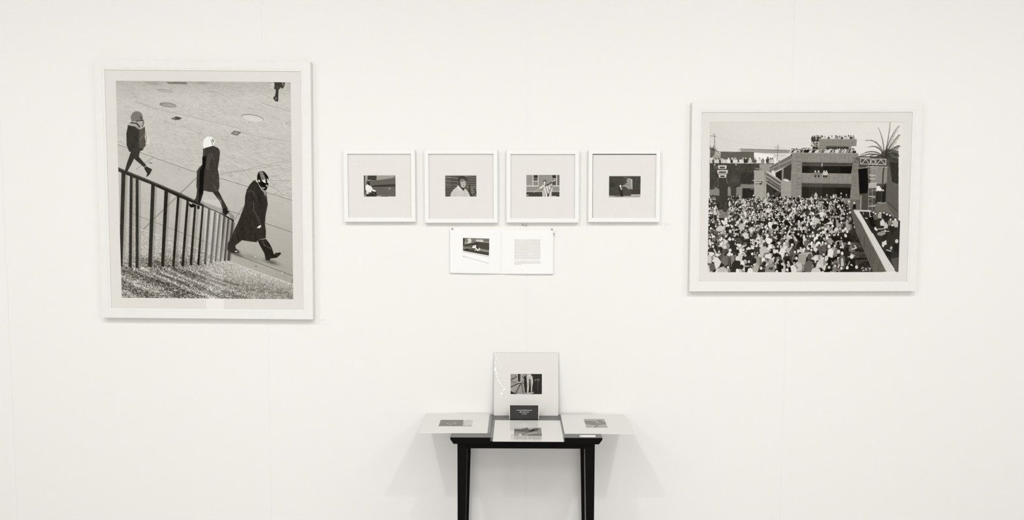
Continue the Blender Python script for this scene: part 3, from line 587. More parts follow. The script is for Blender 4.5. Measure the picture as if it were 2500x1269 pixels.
    def chunk(x, y, h, b):
        """one member of the crowd: hunched torso, sleeves and head, lit from the left"""
        w = h*rng.uniform(.30, .48); l = rng.normal()*h*.06; j = lambda k: rng.normal()*h*k
        P.poly([(x-w*.55+j(.03), y-h*.60), (x-w*.42+l, y-h*.76+j(.02)), (x+l, y-h*.82), (x+w*.42+l, y-h*.76+j(.02)), (x+w*.55+j(.03), y-h*.58), (x+w*.46, y-h*.2), (x+j(.04), y-h*.08), (x-w*.46, y-h*.2)], b)
        if b > 70: P.poly([(x+w*.05+l, y-h*.78), (x+w*.45+l, y-h*.74), (x+w*.52, y-h*.4), (x+w*.2, y-h*.15)], b*.62, .7)
        elif rng.random() < .4: P.line([(x-w*.45, y-h*.62), (x-w*.2, y-h*.3)], h*.05, 92, .7)
        P.poly([(x-w*.40, y-h*.26), (x+w*.42, y-h*.26), (x+w*.22, y+h*.1), (x-w*.22, y+h*.1)], rng.choice([30, 42, 70]), .9)
        if rng.random() < .55:
            sd = rng.choice([-1, 1]); P.line([(x+sd*w*.45, y-h*.66), (x+sd*w*rng.uniform(.5, .95), y-h*rng.uniform(.35, .6)), (x+sd*w*rng.uniform(-.1, .6), y-h*rng.uniform(.3, .75))], h*.07, rng.choice([205, 160, 215, 70]), .9)
        r = h*.082; hx, hy = x+l*1.6, y-h*.88
        P.ell((hx, hy), r, r*1.2, 30 if rng.random() < .82 else 222)
        if rng.random() < .68: P.ell((hx+rng.choice([-.35, .3])*r, hy+r*.35), r*.7, r*.85, rng.uniform(195, 240))
    for x, y in sorted(spots, key=lambda q: q[1]):
        t = (y-500)/175; h = 20+30*t
        if 1750 < x < 1783 and y-h*.8 < 534: continue
        if 1738 < x < 1832 and 668 < y and rng.random() < .7: continue
        if x > 2060 and rng.random() < .25: continue
        dim = np.clip((x-2000)/110, 0, 1)*.4; r = rng.random()
        b = rng.uniform(26, 52) if r < .45 else rng.uniform(75, 150) if r < .68 else rng.uniform(180, 236)
        chunk(x, y, h*rng.uniform(.85, 1.12), b*(1-dim*(b > 120)))
    # larger figures at the front of the crowd
    P.poly(E6((50, 460), (190, 480), (200, 530), (110, 580), (60, 520)), 222)
    P.poly(E6((165, 570), (300, 610), (375, 720), (330, 830), (240, 920), (200, 760)), 220); P.poly(E6((260, 985), (330, 860), (450, 830), (480, 985)), 190); P.poly(E6((60, 640), (110, 600), (120, 680), (90, 720)), 205); P.poly(E6((60, 750), (200, 760), (220, 900), (100, 960)), 95)
    P.ell(E6((785, 940))[0], 3.6, 5, 232); P.poly(E6((1035, 985), (1060, 890), (1130, 860), (1190, 930), (1195, 985)), 225); P.poly(E6((1160, 870), (1260, 770), (1320, 800), (1330, 900), (1290, 985), (1190, 985)), 172); P.ell(E6((1215, 690))[0], 5.2, 7, 30)
    P.poly(E6((1345, 400), (1400, 335), (1500, 330), (1570, 400), (1598, 490), (1520, 480), (1460, 500), (1430, 620), (1370, 600)), 190); P.ell(E6((1475, 275))[0], 4.2, 5.2, 70)
    P.poly(E6((1480, 985), (1500, 860), (1560, 780), (1700, 750), (1750, 850), (1730, 985)), 140); P.ell(E6((1635, 700))[0], 5.2, 6, 165); P.poly(E6((1580, 860), (1690, 845), (1690, 915), (1590, 920)), 40, .75)
    P.poly(E6((1490, 150), (1520, 95), (1660, 130), (1680, 190), (1600, 270), (1540, 250)), 226); P.poly(E6((1835, 510), (1880, 390), (1970, 370), (2030, 300), (2060, 340), (2000, 420), (1980, 500), (1930, 680), (1890, 540)), 222)
    P.poly(E6((1880, 760), (1960, 720), (2005, 800), (2005, 985), (1910, 985), (1905, 900), (1960, 860)), 195); P.ell(E6((1915, 850))[0], 4, 4.6, 28); P.poly(E6((2130, 820), (2200, 790), (2280, 850), (2290, 985), (2160, 985)), 218)
    P.poly(E6((1000, 380), (1080, 330), (1140, 400), (1030, 410)), 225); P.line(E6((1130, 310), (1250, 320), (1340, 200)), 2.8, 205); P.poly(E6((820, 560), (880, 500), (920, 600), (880, 750), (830, 660)), 200)
    P.poly(E6((510, 540), (590, 440), (640, 520), (590, 580)), 222); P.poly(E6((535, 150), (595, 80), (640, 150), (600, 190)), 222); P.poly(E5((400, 680), (420, 610), (520, 590), (540, 700), (440, 720)), 220); P.ell(E5((495, 565))[0], 4, 3.4, 238); P.poly(E5((245, 870), (270, 770), (380, 720), (410, 800), (350, 890)), 198)
    P.poly(E5((800, 740), (880, 680), (970, 690), (960, 780), (870, 900), (830, 800)), 186); P.ell(E5((893, 625))[0], 3, 3.4, 30); P.poly(E5((900, 950), (980, 900), (1080, 950), (1010, 1080), (960, 1040)), 205); P.poly(E5((1560, 660), (1640, 640), (1660, 760), (1600, 810)), 228)
    P.poly(E5((175, 360), (215, 320), (255, 370), (260, 470), (180, 460)), 200); P.ell(E5((212, 305))[0], 2.6, 3.2, 225); P.poly(E5((180, 460), (260, 465), (265, 620), (215, 630)), 34)
    P.poly(E8((75, 610), (100, 490), (180, 455), (400, 440), (430, 480), (280, 560), (260, 700), (150, 720), (80, 690)), 178)
    for k in range(5): P.line(E8((90+k*42, 500), (85+k*42, 700)), .9, 95, .6); P.line(E8((80, 520+k*38), (260, 520+k*38)), .9, 95, .6)
    P.ell(E8((160, 400))[0], 5, 5, 200); P.poly(E8((240, 920), (250, 690), (330, 640), (430, 680), (440, 920)), 100); P.ell(E8((365, 540))[0], 5.6, 6.6, 82); P.line(E8((410, 500), (470, 590)), 1.4, 190); P.poly(E8((470, 690), (520, 580), (530, 620), (500, 700)), 220)
    P.ell(E8((160, 150))[0], 4.4, 7.5, 30); P.poly(E8((120, 190), (200, 190), (200, 300), (130, 300)), 24)
    P.poly(E8((390, 925), (420, 840), (500, 810), (590, 830), (640, 925)), 202); P.poly(E8((510, 250), (545, 200), (580, 180), (615, 210), (632, 250)), 235); P.poly(E8((500, 320), (570, 280), (660, 300), (680, 500), (600, 520), (580, 400)), 88)
    P.ell(E8((825, 305))[0], 3.8, 4.8, 230); P.poly(E8((780, 540), (800, 380), (880, 345), (930, 420), (910, 580)), 226); P.poly(E8((930, 400), (1000, 420), (1020, 540), (930, 560)), 120); P.ell(E8((760, 590))[0], 4.6, 6.5, 205); P.poly(E8((800, 600), (850, 540), (880, 640), (830, 780), (790, 760)), 24)
    P.ell(E8((1135, 470))[0], 3.2, 4.4, 228); P.poly(E8((1040, 620), (1090, 520), (1190, 540), (1200, 650), (1150, 800), (1090, 800)), 95); P.poly(E8((1110, 600), (1150, 570), (1180, 760), (1110, 790)), 205, .9)
    P.ell(E8((1365, 550))[0], 4.4, 5.2, 225); P.poly(E8((1290, 780), (1330, 620), (1440, 600), (1450, 850), (1290, 870)), 34); P.line(E8((1310, 670), (1255, 800)), 1.6, 190); P.poly(E8((1330, 720), (1380, 740), (1390, 775), (1340, 755)), 228); P.ell(E8((1480, 800))[0], 3.4, 4.4, 215)
    for k in range(14): q = E8((rng.uniform(1600, 1820), rng.uniform(800, 905)))[0]; P.ell(q, 1.4, 2.4, rng.choice([60, 180, 205]), .9, rng.uniform(0, 3))
    P.poly(E8((800, 100), (870, 100), (930, 190), (850, 250), (780, 200)), 150)
    P.poly(E7((590, 370), (640, 350), (720, 400), (660, 500), (610, 490)), 218); P.poly(E7((480, 580), (520, 500), (590, 540), (570, 640), (500, 630)), 190); P.poly(E7((360, 640), (400, 580), (470, 640), (380, 690)), 222); P.poly(E7((940, 790), (1000, 720), (1050, 790), (950, 840)), 210)
    # ledge wall, and the yard beyond it
    P.poly(E8((1330, -560), (1500, -540), (1730, 0), (2200, 910), (1870, 910), (1480, 0)), 96)
    P.a += P.mask(E8((1410, -560), (1730, 0), (2200, 910), (1870, 910), (1480, 0)))*(6*P.noise(3*s, 20*s, .3, 30, 2))
    for a in (((1550, 0), (1550, 260)), ((1670, 60), (1660, 330)), ((1810, 340), (1795, 640)), ((2010, 740), (2000, 905))): P.line(E8(*a), .9, 55, .8)
    P.poly(E7((1545, 350), (1790, 360), (2600, 600), (2600, 2000), (2450, 1820), (2030, 1180)), 44)
    for x, y, h, b in ((1880, 560, 26, 36), (1930, 600, 27, 95), (2040, 560, 25, 175), (2130, 560, 25, 34), (2200, 640, 30, 26), (2275, 640, 27, 40), (2100, 740, 26, 208), (2290, 740, 27, 120), (2400, 800, 34, 185), (2180, 790, 22, 195), (2330, 900, 30, 30), (2160, 1000, 26, 30)):
        q = E7((x, y+30))[0]; person(P, q[0], q[1], h, b, 222, 35, wide=.46)
    P.poly(E7((1970, 890), (2000, 850), (2180, 850), (2170, 890), (2080, 935), (1990, 920)), 150); P.ell(E7((1930, 760))[0], 2.6, 4, 215); P.ell(E7((1960, 790))[0], 2.2, 2.6, 225); P.line(E7((1990, 770), (2060, 770), (2150, 760)), 1.6, 215); P.line(E7((2070, 830), (2260, 825)), 1.6, 205)
    P.poly(E8((2090, 200), (2130, 190), (2190, 150), (2200, 260), (2140, 280), (2130, 325), (2085, 310)), 215); P.line(E8((2200, 390), (2300, 420)), 2.2, 210); P.poly(E8((2270, 350), (2310, 290), (2340, 330), (2310, 400)), 175); P.poly(E8((2350, 260), (2470, 200), (2470, 430), (2380, 420)), 24); P.ell(E8((2440, 180))[0], 4, 5, 205)
    P.poly(E8((2170, 400), (2300, 440), (2290, 570), (2200, 520)), 22); P.poly(E8((2300, 600), (2480, 560), (2480, 910), (2400, 900)), 84); P.poly(E7((1745, 500), (1890, 490), (1890, 640), (1980, 700), (1850, 720)), 24); P.line(E7((1690, 510), (1740, 520)), 2, 215)
    P.poly(E7((1410, 318), (1800, 322), (1830, 335), (1820, 362), (1545, 350), (2030, 1180), (1860, 1180), (1600, 640), (1425, 370)), 214)
    P.poly(E8((1715, -10), (1870, -10), (2400, 900), (2190, 912)), 214); P.line(E7((1425, 372), (1600, 650), (1860, 1185)), 1.4, 130, .8); P.line(E8((1720, 0), (2190, 908)), 1.4, 128, .8)
    P.line(E7((1640, 360), (1640, 430)), 1, 200); P.line(E7((1790, 360), (1800, 470), (1830, 475)), 2, 200)
    P.a += 5*P.noise(1.4, 1.4, 0, 41, 1)+6*P.noise(2.6*s, 3.0*s, 0, 45, 2)*np.clip((235-P.a)/60, 0, 1)

def paint_bench(P):           # figure in a white shirt beside a plank wall
    T = Z(880, 420, 19.53); s = P.px((920, 450), 1)
    P.a[:] = 98
    P.poly(T((150, 150), (800, 150), (800, 420), (150, 420)), 140); P.poly(T((150, 150), (235, 150), (235, 1200), (150, 1200)), 78); P.poly(T((235, 150), (275, 150), (270, 620), (235, 640)), 185); P.poly(T((275, 150), (340, 150), (320, 420), (270, 600)), 150); P.poly(T((280, 420), (380, 420), (400, 620), (270, 640)), 85)
    P.poly(T((355, 165), (770, 165), (760, 390), (350, 400)), 58); P.poly(T((790, 165), (1690, 165), (1690, 270), (790, 400)), 158); P.poly(T((1560, 165), (1690, 165), (1690, 270), (1560, 290)), 130, .7)
    P.poly(T((400, 430), (790, 390), (1690, 265), (1690, 1180), (400, 1180)), 98); P.a += P.mask(T((400, 430), (1690, 265), (1690, 1180), (400, 1180)))*(7*P.noise(14*s, 1.6*s, -.06, 3, 2))
    P.poly(T((520, 640), (1690, 580), (1690, 690), (560, 700)), 48); P.poly(T((520, 640), (1690, 580), (1690, 610), (520, 665)), 36); P.poly(T((1250, 640), (1690, 600), (1690, 700), (1250, 700)), 62, .6)
    for c in ((1345, 790), (1390, 780), (1425, 770)): P.ell(T(c)[0], 1.2, 2.2, 150, .9)
    P.poly(T((170, 1080), (300, 1020), (300, 1190), (170, 1190)), 130); P.poly(T((730, 1130), (950, 1090), (1650, 1160), (1690, 1190), (730, 1190)), 150); P.poly(T((960, 1110), (1400, 1140), (1300, 1165), (980, 1160)), 60)
    P.poly(T((330, 430), (400, 420), (450, 560), (470, 650), (440, 660), (340, 580), (345, 480)), 36); P.poly(T((430, 400), (540, 385), (480, 440), (400, 440)), 32); P.poly(T((340, 405), (400, 385), (470, 380), (525, 372), (520, 388), (420, 405), (350, 425)), 226)
    P.poly(T((245, 640), (340, 580), (460, 665), (480, 640), (540, 720), (600, 830), (745, 880), (745, 920), (640, 930), (530, 880), (530, 960), (440, 960), (420, 1010), (350, 1040), (270, 1010), (300, 930), (240, 800)), 238); P.poly(T((320, 930), (430, 970), (420, 1010), (350, 960)), 90, .8)
    P.poly(T((510, 870), (640, 930), (760, 920), (800, 1000), (790, 1080), (740, 1160), (300, 1160), (270, 1110), (340, 1040), (440, 1030), (460, 970), (540, 960)), 44); P.line(T((480, 1000), (640, 980), (700, 1090)), .9, 110, .7); P.line(T((770, 960), (790, 1050)), 1, 170, .8)
def paint_portrait(P):        # bearded figure in a dark hat before slats
    T = Z(1080, 420, 19.52); s = P.px((1120, 450), 1)
    P.a[:] = 80+8*P.noise(20*s, 2*s, .05, 2, 2); P.poly(T((140, 160), (400, 160), (400, 720), (140, 720)), 112, .5)
    for y0, y1, v in ((255, 310, 165), (440, 460, 130), (610, 605, 140), (720, 730, 120), (820, 830, 108), (940, 920, 112), (1060, 1050, 110)): P.line(T((140, y0), (440, y0+10), (740, y1)), 1.3, v, .8); P.line(T((140, y0+50), (700, y1+50)), 2, 58, .5)
    for y0, y1, x0, v in ((205, 280, 1060, 150), (340, 385, 1150, 140), (480, 490, 1150, 135), (610, 600, 1100, 140)): P.line(T((x0, y0), (1620, y1)), 1.3, v, .8)
    for k in range(6):
        y = 680+k*92; P.poly(T((1110+k*45, y), (1600, y-10), (1600, y+45), (1110+k*45, y+50)), 138, .85)
    for x0, y0, x1, y1 in ((1290, 620, 1340, 1160), (1220, 800, 1420, 1160), (1520, 800, 1600, 1000), (1480, 1080, 1600, 960)): P.line(T((x0, y0), (x1, y1)), 2.8, 46, .9)
    P.poly(T((370, 1180), (420, 980), (530, 830), (700, 700), (735, 620), (850, 740), (960, 840), (1010, 890), (1035, 760), (1130, 820), (1220, 940), (1280, 1060), (1340, 1180)), 206); P.a -= P.mask(T((370, 1180), (420, 980), (530, 830), (850, 740), (1130, 820), (1340, 1180)))*(14*np.clip(P.noise(3*s, 9*s, -.3, 5, 2), 0, 1))
    P.poly(T((700, 690), (735, 620), (910, 810), (850, 880), (790, 850)), 226); P.line(T((1020, 830), (1030, 1180)), .8, 150); P.line(T((600, 950), (590, 1160)), 1, 165, .7)
    P.poly(T((870, 640), (1100, 680), (1080, 760), (1000, 890), (900, 790)), 52)
    P.poly(T((740, 470), (800, 400), (860, 400), (880, 560), (880, 700), (800, 640), (730, 570)), 66); P.line(T((745, 460), (735, 540)), 1.6, 140, .7)
    P.poly(T((850, 350), (960, 320), (1110, 400), (1130, 540), (1100, 650), (1060, 730), (960, 740), (880, 690), (850, 560)), 172); pass
    P.a += P.mask(T((850, 350), (960, 320), (1110, 400), (1130, 540), (1100, 650), (1060, 730), (960, 740), (880, 690), (850, 560)))*18*P.noise(1.6*s, 1.6*s, 0, 9, 2)
    P.ell(T((950, 445))[0], 2.4, 1.7, 58, .9, .1); P.ell(T((957, 445))[0], 1.0, .9, 240); P.ell(T((1083, 455))[0], 1.6, 1.5, 62, .9); P.ell(T((1086, 457))[0], .8, .8, 238); P.line(T((900, 405), (960, 395), (1000, 415)), 1.0, 70, .8); P.line(T((1050, 415), (1105, 425)), 1.0, 75, .8)
    P.poly(T((1010, 440), (1040, 445), (1065, 530), (1040, 555), (985, 548)), 186); P.line(T((985, 552), (1020, 565), (1060, 552)), .9, 92, .8); P.poly(T((890, 500), (945, 500), (970, 545), (905, 575)), 196, .8)
    P.poly(T((905, 610), (985, 572), (1060, 572), (1105, 615), (1085, 640), (1030, 605), (980, 605), (915, 650)), 214); P.poly(T((940, 640), (985, 615), (1050, 618), (1080, 650), (1030, 640), (980, 640)), 70, .9); P.poly(T((900, 640), (960, 650), (1060, 650), (1095, 640), (1080, 700), (1040, 745), (960, 745), (910, 690)), 188); P.poly(T((855, 560), (890, 590), (905, 690), (870, 660)), 120, .8); P.poly(T((855, 370), (960, 335), (1105, 400), (1110, 425), (960, 385), (860, 420)), 96, .7)
    P.poly(T((700, 420), (760, 320), (760, 250), (860, 200), (1000, 190), (1090, 250), (1130, 320), (1230, 360), (1190, 410), (1100, 390), (960, 320), (840, 370), (760, 440)), 58)
def paint_flag(P):            # figure holding a striped cloth on a pole in front of a house
    T = Z(1278, 420, 19.53)
    P.a[:] = 150
    for k in range(9): y = 170+k*66; P.line(T((720, y), (1350, y)), 1.0, 112, .8); P.line(T((720, y+20), (1350, y+20)), .8, 176, .6)
    P.poly(T((140, 140), (440, 140), (430, 640), (140, 640)), 150); P.a += P.mask(T((140, 140), (430, 140), (430, 640), (140, 640)))*9*P.noise(8, 8, 0, 2, 2)
    for x0, x1 in ((435, 475), (690, 720), (1350, 1365), (1560, 1600)): P.poly(T((x0, 140), (x1, 140), (x1, 660), (x0, 660)), 222)
    P.poly(T((475, 140), (690, 140), (690, 640), (475, 640)), 130); P.poly(T((490, 155), (680, 155), (680, 270), (490, 270)), 44); P.poly(T((490, 320), (670, 320), (670, 410), (490, 410)), 78); P.poly(T((475, 270), (690, 270), (690, 318), (475, 318)), 120); P.poly(T((475, 415), (690, 415), (690, 450), (475, 450)), 215); P.poly(T((495, 460), (680, 460), (680, 620), (495, 620)), 128); P.poly(T((560, 480), (610, 480), (610, 600), (560, 600)), 165, .7)
    P.poly(T((1365, 140), (1560, 140), (1560, 640), (1365, 640)), 105); P.poly(T((1370, 150), (1545, 150), (1545, 290), (1370, 290)), 46); P.poly(T((1380, 305), (1560, 305), (1560, 335), (1380, 335)), 205); P.poly(T((1400, 350), (1540, 350), (1540, 610), (1400, 610)), 92); P.poly(T((1405, 480), (1460, 480), (1460, 590), (1405, 590)), 42); P.poly(T((1600, 140), (1720, 140), (1720, 640), (1600, 640)), 110); P.line(T((1600, 380), (1720, 380)), .8, 140)
    P.poly(T((130, 645), (720, 640), (720, 685), (130, 690)), 226); P.poly(T((1380, 640), (1720, 640), (1720, 680), (1380, 680)), 226)
    P.poly(T((130, 690), (720, 690), (720, 650), (1380, 650), (1380, 690), (1720, 690), (1720, 940), (130, 940)), 148)
    for k in range(5): y = 705+k*52; P.line(T((130, y), (1720, y)), .9, 110 if k != 4 else 195, .8); P.line(T((130, y+20), (1720, y+20)), .8, 178, .6)
    P.poly(T((130, 950), (1720, 950), (1720, 1180), (130, 1180)), 62); P.a += P.mask(T((130, 950), (1720, 950), (1720, 1180), (130, 1180)))*8*P.noise(9, 4, 0, 4, 2); P.poly(T((175, 1070), (245, 1070), (245, 1130), (175, 1130)), 190); P.poly(T((1380, 1130), (1560, 1130), (1560, 1180), (1380, 1180)), 200)
    P.poly(T((770, 740), (860, 680), (960, 600), (1030, 590), (1050, 640), (1240, 560), (1340, 480), (1390, 560), (1385, 760), (1350, 960), (1350, 1180), (910, 1180), (880, 860), (830, 790)), 150)
    for a in (((985, 720), (1030, 690), (1075, 900), (1140, 1180), (1075, 1180), (1020, 950)), ((1070, 660), (1140, 650), (1180, 840), (1205, 980), (1180, 1040), (1140, 940)), ((1190, 610), (1245, 590), (1265, 700), (1285, 790), (1245, 850), (1205, 740)), ((1285, 560), (1330, 530), (1350, 610), (1325, 660)), ((895, 870), (925, 900), (945, 1180), (915, 1180)), ((955, 760), (990, 760), (985, 900), (1005, 1180), (975, 1180), (960, 960)), ((1385, 700), (1375, 830), (1320, 960), (1280, 1180), (1205, 1180), (1250, 1000)), ((1340, 1020), (1350, 1180), (1310, 1180))):
        P.poly(T(*a), 228)
    for a in (((1140, 950), (1190, 1050), (1230, 960), (1215, 1180), (1140, 1180)), ((880, 740), (930, 800), (915, 830)), ((830, 800), (890, 840), (890, 870))): P.poly(T(*a), 70)
    P.poly(T((745, 750), (790, 720), (900, 640), (1000, 590), (1060, 600), (1040, 680), (960, 690), (830, 790), (760, 780)), 226); P.line(T((490, 965), (760, 790)), 1.0, 205); P.line(T((1030, 640), (1180, 600), (1360, 490)), 2.4, 36); P.line(T((1360, 450), (1500, 390)), 1.8, 222); P.ell(T((1490, 390))[0], 1.6, 1.6, 232)
    P.poly(T((940, 520), (935, 420), (990, 385), (1060, 400), (1095, 480), (1060, 560)), 50); P.poly(T((955, 500), (965, 450), (1010, 430), (1055, 470), (1050, 540), (1010, 590), (970, 570)), 220)
def paint_suit(P):            # small figure by a dark wall with a torn patch of light
    T = Z(1478, 422, 19.53); s = P.px((1520, 455), 1)
    P.a[:] = 64+6*P.noise(8*s, 5*s, 0, 2, 2)
    P.poly(T((865, 150), (1220, 150), (1220, 1090), (865, 1090)), 72, .8); P.poly(T((200, 470), (290, 440), (440, 470), (455, 690), (200, 700)), 48, .8); P.line(T((190, 712), (420, 712)), .9, 86); P.poly(T((880, 190), (1010, 185), (1000, 225), (890, 225)), 130, .7)
    m = P.mask(T((1225, 160), (1690, 160), (1690, 800), (1225, 800))); P.a += m*22*np.clip(P.noise(1.6*s, 1.6*s, .4, 5, 2), -.3, 1); P.poly(T((1230, 800), (1690, 800), (1690, 1010), (1230, 1010)), 56, .8)
    P.poly(T((1020, 260), (1200, 250), (1205, 760), (1130, 770), (1030, 700), (915, 650), (830, 660), (780, 640), (840, 590), (920, 560), (970, 490), (1060, 490), (1000, 390), (1040, 310)), 152); P.poly(T((1205, 300), (1280, 290), (1290, 780), (1225, 770)), 186); P.line(T((930, 545), (1110, 565)), .9, 95); P.line(T((1040, 690), (1120, 760)), 1.2, 190)
    P.poly(T((150, 1075), (680, 1075), (860, 1090), (1210, 1090), (1225, 1020), (1700, 1015), (1700, 1200), (150, 1200)), 170); P.poly(T((1230, 1020), (1700, 1015), (1700, 1045), (1240, 1070)), 190); P.poly(T((350, 1100), (700, 1100), (700, 1125), (560, 1130)), 40); P.poly(T((180, 1060), (690, 1060), (690, 1085), (180, 1078)), 40, .7)
    P.poly(T((660, 690), (720, 660), (800, 700), (810, 860), (855, 1120), (710, 1120), (690, 950), (640, 760)), 32); P.line(T((720, 830), (740, 1080)), .8, 62); P.poly(T((700, 690), (760, 660), (800, 760), (760, 820), (730, 780)), 225); P.line(T((745, 690), (765, 760)), 1.2, 60); P.ell(T((715, 625))[0], 2.0, 2.6, 240)
def paint_book_photo(P):
    T = Z(1095, 550, 9.763); s = P.px((1160, 600), 1)
    P.a[:] = 255; P.poly(T((345, 300), (970, 318), (960, 722), (345, 606)), 92)
    P.poly(T((355, 300), (968, 318), (968, 420), (820, 400), (640, 400), (540, 440), (360, 460)), 120); P.poly(T((455, 320), (520, 310), (548, 350), (540, 410), (450, 440), (470, 390)), 208); P.poly(T((650, 340), (830, 340), (830, 405), (780, 410), (660, 390)), 205, .9); P.poly(T((380, 395), (460, 390), (450, 440), (380, 470)), 150)
    P.poly(T((830, 330), (968, 335), (968, 385), (830, 385)), 112); P.line(T((760, 400), (968, 405)), 1.4, 200, .8); P.poly(T((355, 300), (380, 300), (380, 470), (355, 490)), 38)
    P.poly(T((400, 450), (560, 430), (680, 390), (968, 420), (968, 580), (740, 540), (600, 470), (360, 500)), 66); P.poly(T((700, 430), (968, 420), (968, 580), (720, 530)), 78, .7); P.poly(T((355, 500), (560, 520), (560, 560), (355, 560)), 130, .8); P.poly(T((740, 560), (968, 600), (968, 640), (740, 600)), 150, .9); P.poly(T((375, 570), (450, 550), (540, 580), (500, 605), (390, 600)), 58); P.poly(T((560, 560), (650, 600), (960, 650), (960, 720), (400, 615)), 72)
    P.poly(T((565, 520), (590, 480), (640, 468), (665, 490), (650, 530), (720, 590), (715, 610), (680, 600), (630, 540), (575, 545)), 238); P.ell(T((612, 490))[0], 1.0, .9, 40); P.poly(T((720, 530), (765, 570), (740, 575), (730, 610), (715, 590)), 228); P.poly(T((610, 580), (650, 580), (655, 600), (630, 600)), 220); P.poly(T((650, 500), (690, 490), (710, 560), (690, 570)), 60)
    P.poly(T((345, 608), (960, 724), (960, 745), (345, 630)), 255); P.line(T((345, 632), (960, 750)), .9, 120, .8); P.line(T((345, 733), (960, 905)), 1.0, 165, .9); P.ell(T((372, 737))[0], 1.2, .8, 140); P.poly(T((345, 760), (960, 920), (960, 950), (345, 950)), 247)
def paint_book_text(P):
    T = Z(1220, 545, 9.4); rng = np.random.default_rng(3); P.a[:] = 255
    ys = [378+k*24.5 for k in range(19)]+[865+k*25 for k in range(4)]
    for i, y in enumerate(ys):
        x = 340; end = {18: 905, 22: 490}.get(i, 938)
        while x < end-8:
            w = min(rng.uniform(10, 58), end-x)
            P.line(T((x, y), (x+w, y)), .9, 165, .5)
            for k in range(int(w/6)):
                xx = x+3+k*6+rng.normal(); P.line(T((xx, y-(7 if rng.random() < .3 else 4)), (xx, y+(7 if rng.random() < .12 else 4))), .4, 130, .5)
            x += w+rng.uniform(5, 9)
def paint_statue(P):          # legs and shadow, boards and a dark interior
    T = Z(1195, 850, 7.05); s = P.px((1290, 940), 1)
    P.a[:] = 158+12*P.noise(6*s, 2*s, -.1, 2, 2)-20*np.clip(P.noise(5*s, 1.3*s, -.12, 3, 2), 0, 1)
    for a, w in (((365, 545), (480, 485)), 2.2), (((365, 665), (530, 590)), 2.6), (((450, 780), (545, 590)), 2.6), (((550, 590), (580, 770)), 2.0), (((365, 580), (560, 585)), 1.0), (((545, 470), (600, 520)), 1.6), (((560, 580), (610, 620)), 1.4), (((600, 440), (650, 480)), 1.6): P.line(T(*a), w, 70, .85)
    P.poly(T((475, 440), (560, 440), (550, 590), (480, 590)), 205); P.poly(T((485, 440), (548, 440), (545, 578), (488, 578)), 130); P.poly(T((490, 440), (525, 440), (522, 572), (490, 572)), 26)
    P.poly(T((362, 730), (460, 780), (470, 795), (362, 795)), 40); P.poly(T((595, 480), (630, 475), (645, 560), (645, 790), (612, 760), (595, 640)), 24)
    P.poly(T((720, 440), (905, 440), (905, 795), (640, 795), (670, 600), (690, 470)), 50); P.a += P.mask(T((720, 440), (905, 440), (905, 795), (720, 795)))*6*P.noise(6*s, 6*s, 0, 7, 2); P.line(T((832, 560), (830, 720)), .9, 125, .8); P.line(T((770, 450), (770, 520)), .8, 88)
    for x, y_ in ((787, 550), (822, 542), (850, 548)): P.line(T((x-6, y_+5), (x+4, y_-12)), 1.3, 190, .9); P.line(T((x, y_+6), (x+3, y_+30)), .8, 92, .8)
    P.poly(T((650, 460), (700, 445), (740, 490), (750, 580), (735, 660), (730, 745), (715, 745), (715, 660), (700, 600), (705, 540), (680, 520), (685, 620), (670, 750), (648, 760), (655, 640), (640, 560)), 196); P.line(T((690, 480), (715, 540), (725, 640)), 1.2, 120, .7); P.line(T((665, 500), (668, 640)), 1.4, 130, .7); P.poly(T((685, 545), (705, 560), (715, 660), (700, 745), (675, 745)), 30)
    P.poly(T((560, 780), (640, 760), (770, 750), (745, 775), (650, 790)), 168); P.line(T((570, 780), (660, 785)), 1, 90)
    for k in range(9): P.line(T((365, 470+k*36), (590, 462+k*36)), .6, 96, .45)
    for k in range(5): P.line(T((655+k*3, 500+k*50), (735, 520+k*45)), .7, 140, .5)
    P.a[:] = np.clip((P.a-128)*1.22+122, 14, 240)
def paint_flat_left(P):
    T = Z(1015, 1000, 12.5); s = P.px((1110, 1032), 1); P.a[:] = 55+14*P.noise(7*s, 3*s, 0, 2, 2)
    P.poly(T((1460, 300), (1760, 300), (1730, 510), (1440, 510)), 205); P.line(T((1460, 320), (1440, 500)), 1.2, 190); P.line(T((1470, 400), (1470, 490)), 1, 90); P.line(T((1540, 345), (1660, 325)), 1.2, 100); P.line(T((1500, 395), (1700, 370)), .8, 140); P.poly(T((1440, 495), (1720, 482), (1715, 510), (1440, 512)), 70)
    P.line(T((930, 430), (1000, 390), (1160, 380), (1260, 410)), 1.6, 130); P.poly(T((930, 435), (960, 405), (985, 415), (960, 440)), 150); P.poly(T((1000, 435), (1110, 425), (1110, 450), (1020, 455)), 155); P.poly(T((1150, 420), (1220, 405), (1225, 435), (1160, 440)), 160); P.line(T((800, 490), (890, 435)), 1.2, 110); P.ell(T((1225, 342))[0], 3, .8, 150); P.ell(T((800, 380))[0], 3, 1.2, 120); P.a[:] = 38+P.a*.82  # last step lifts all tones: sleeve haze painted into the print
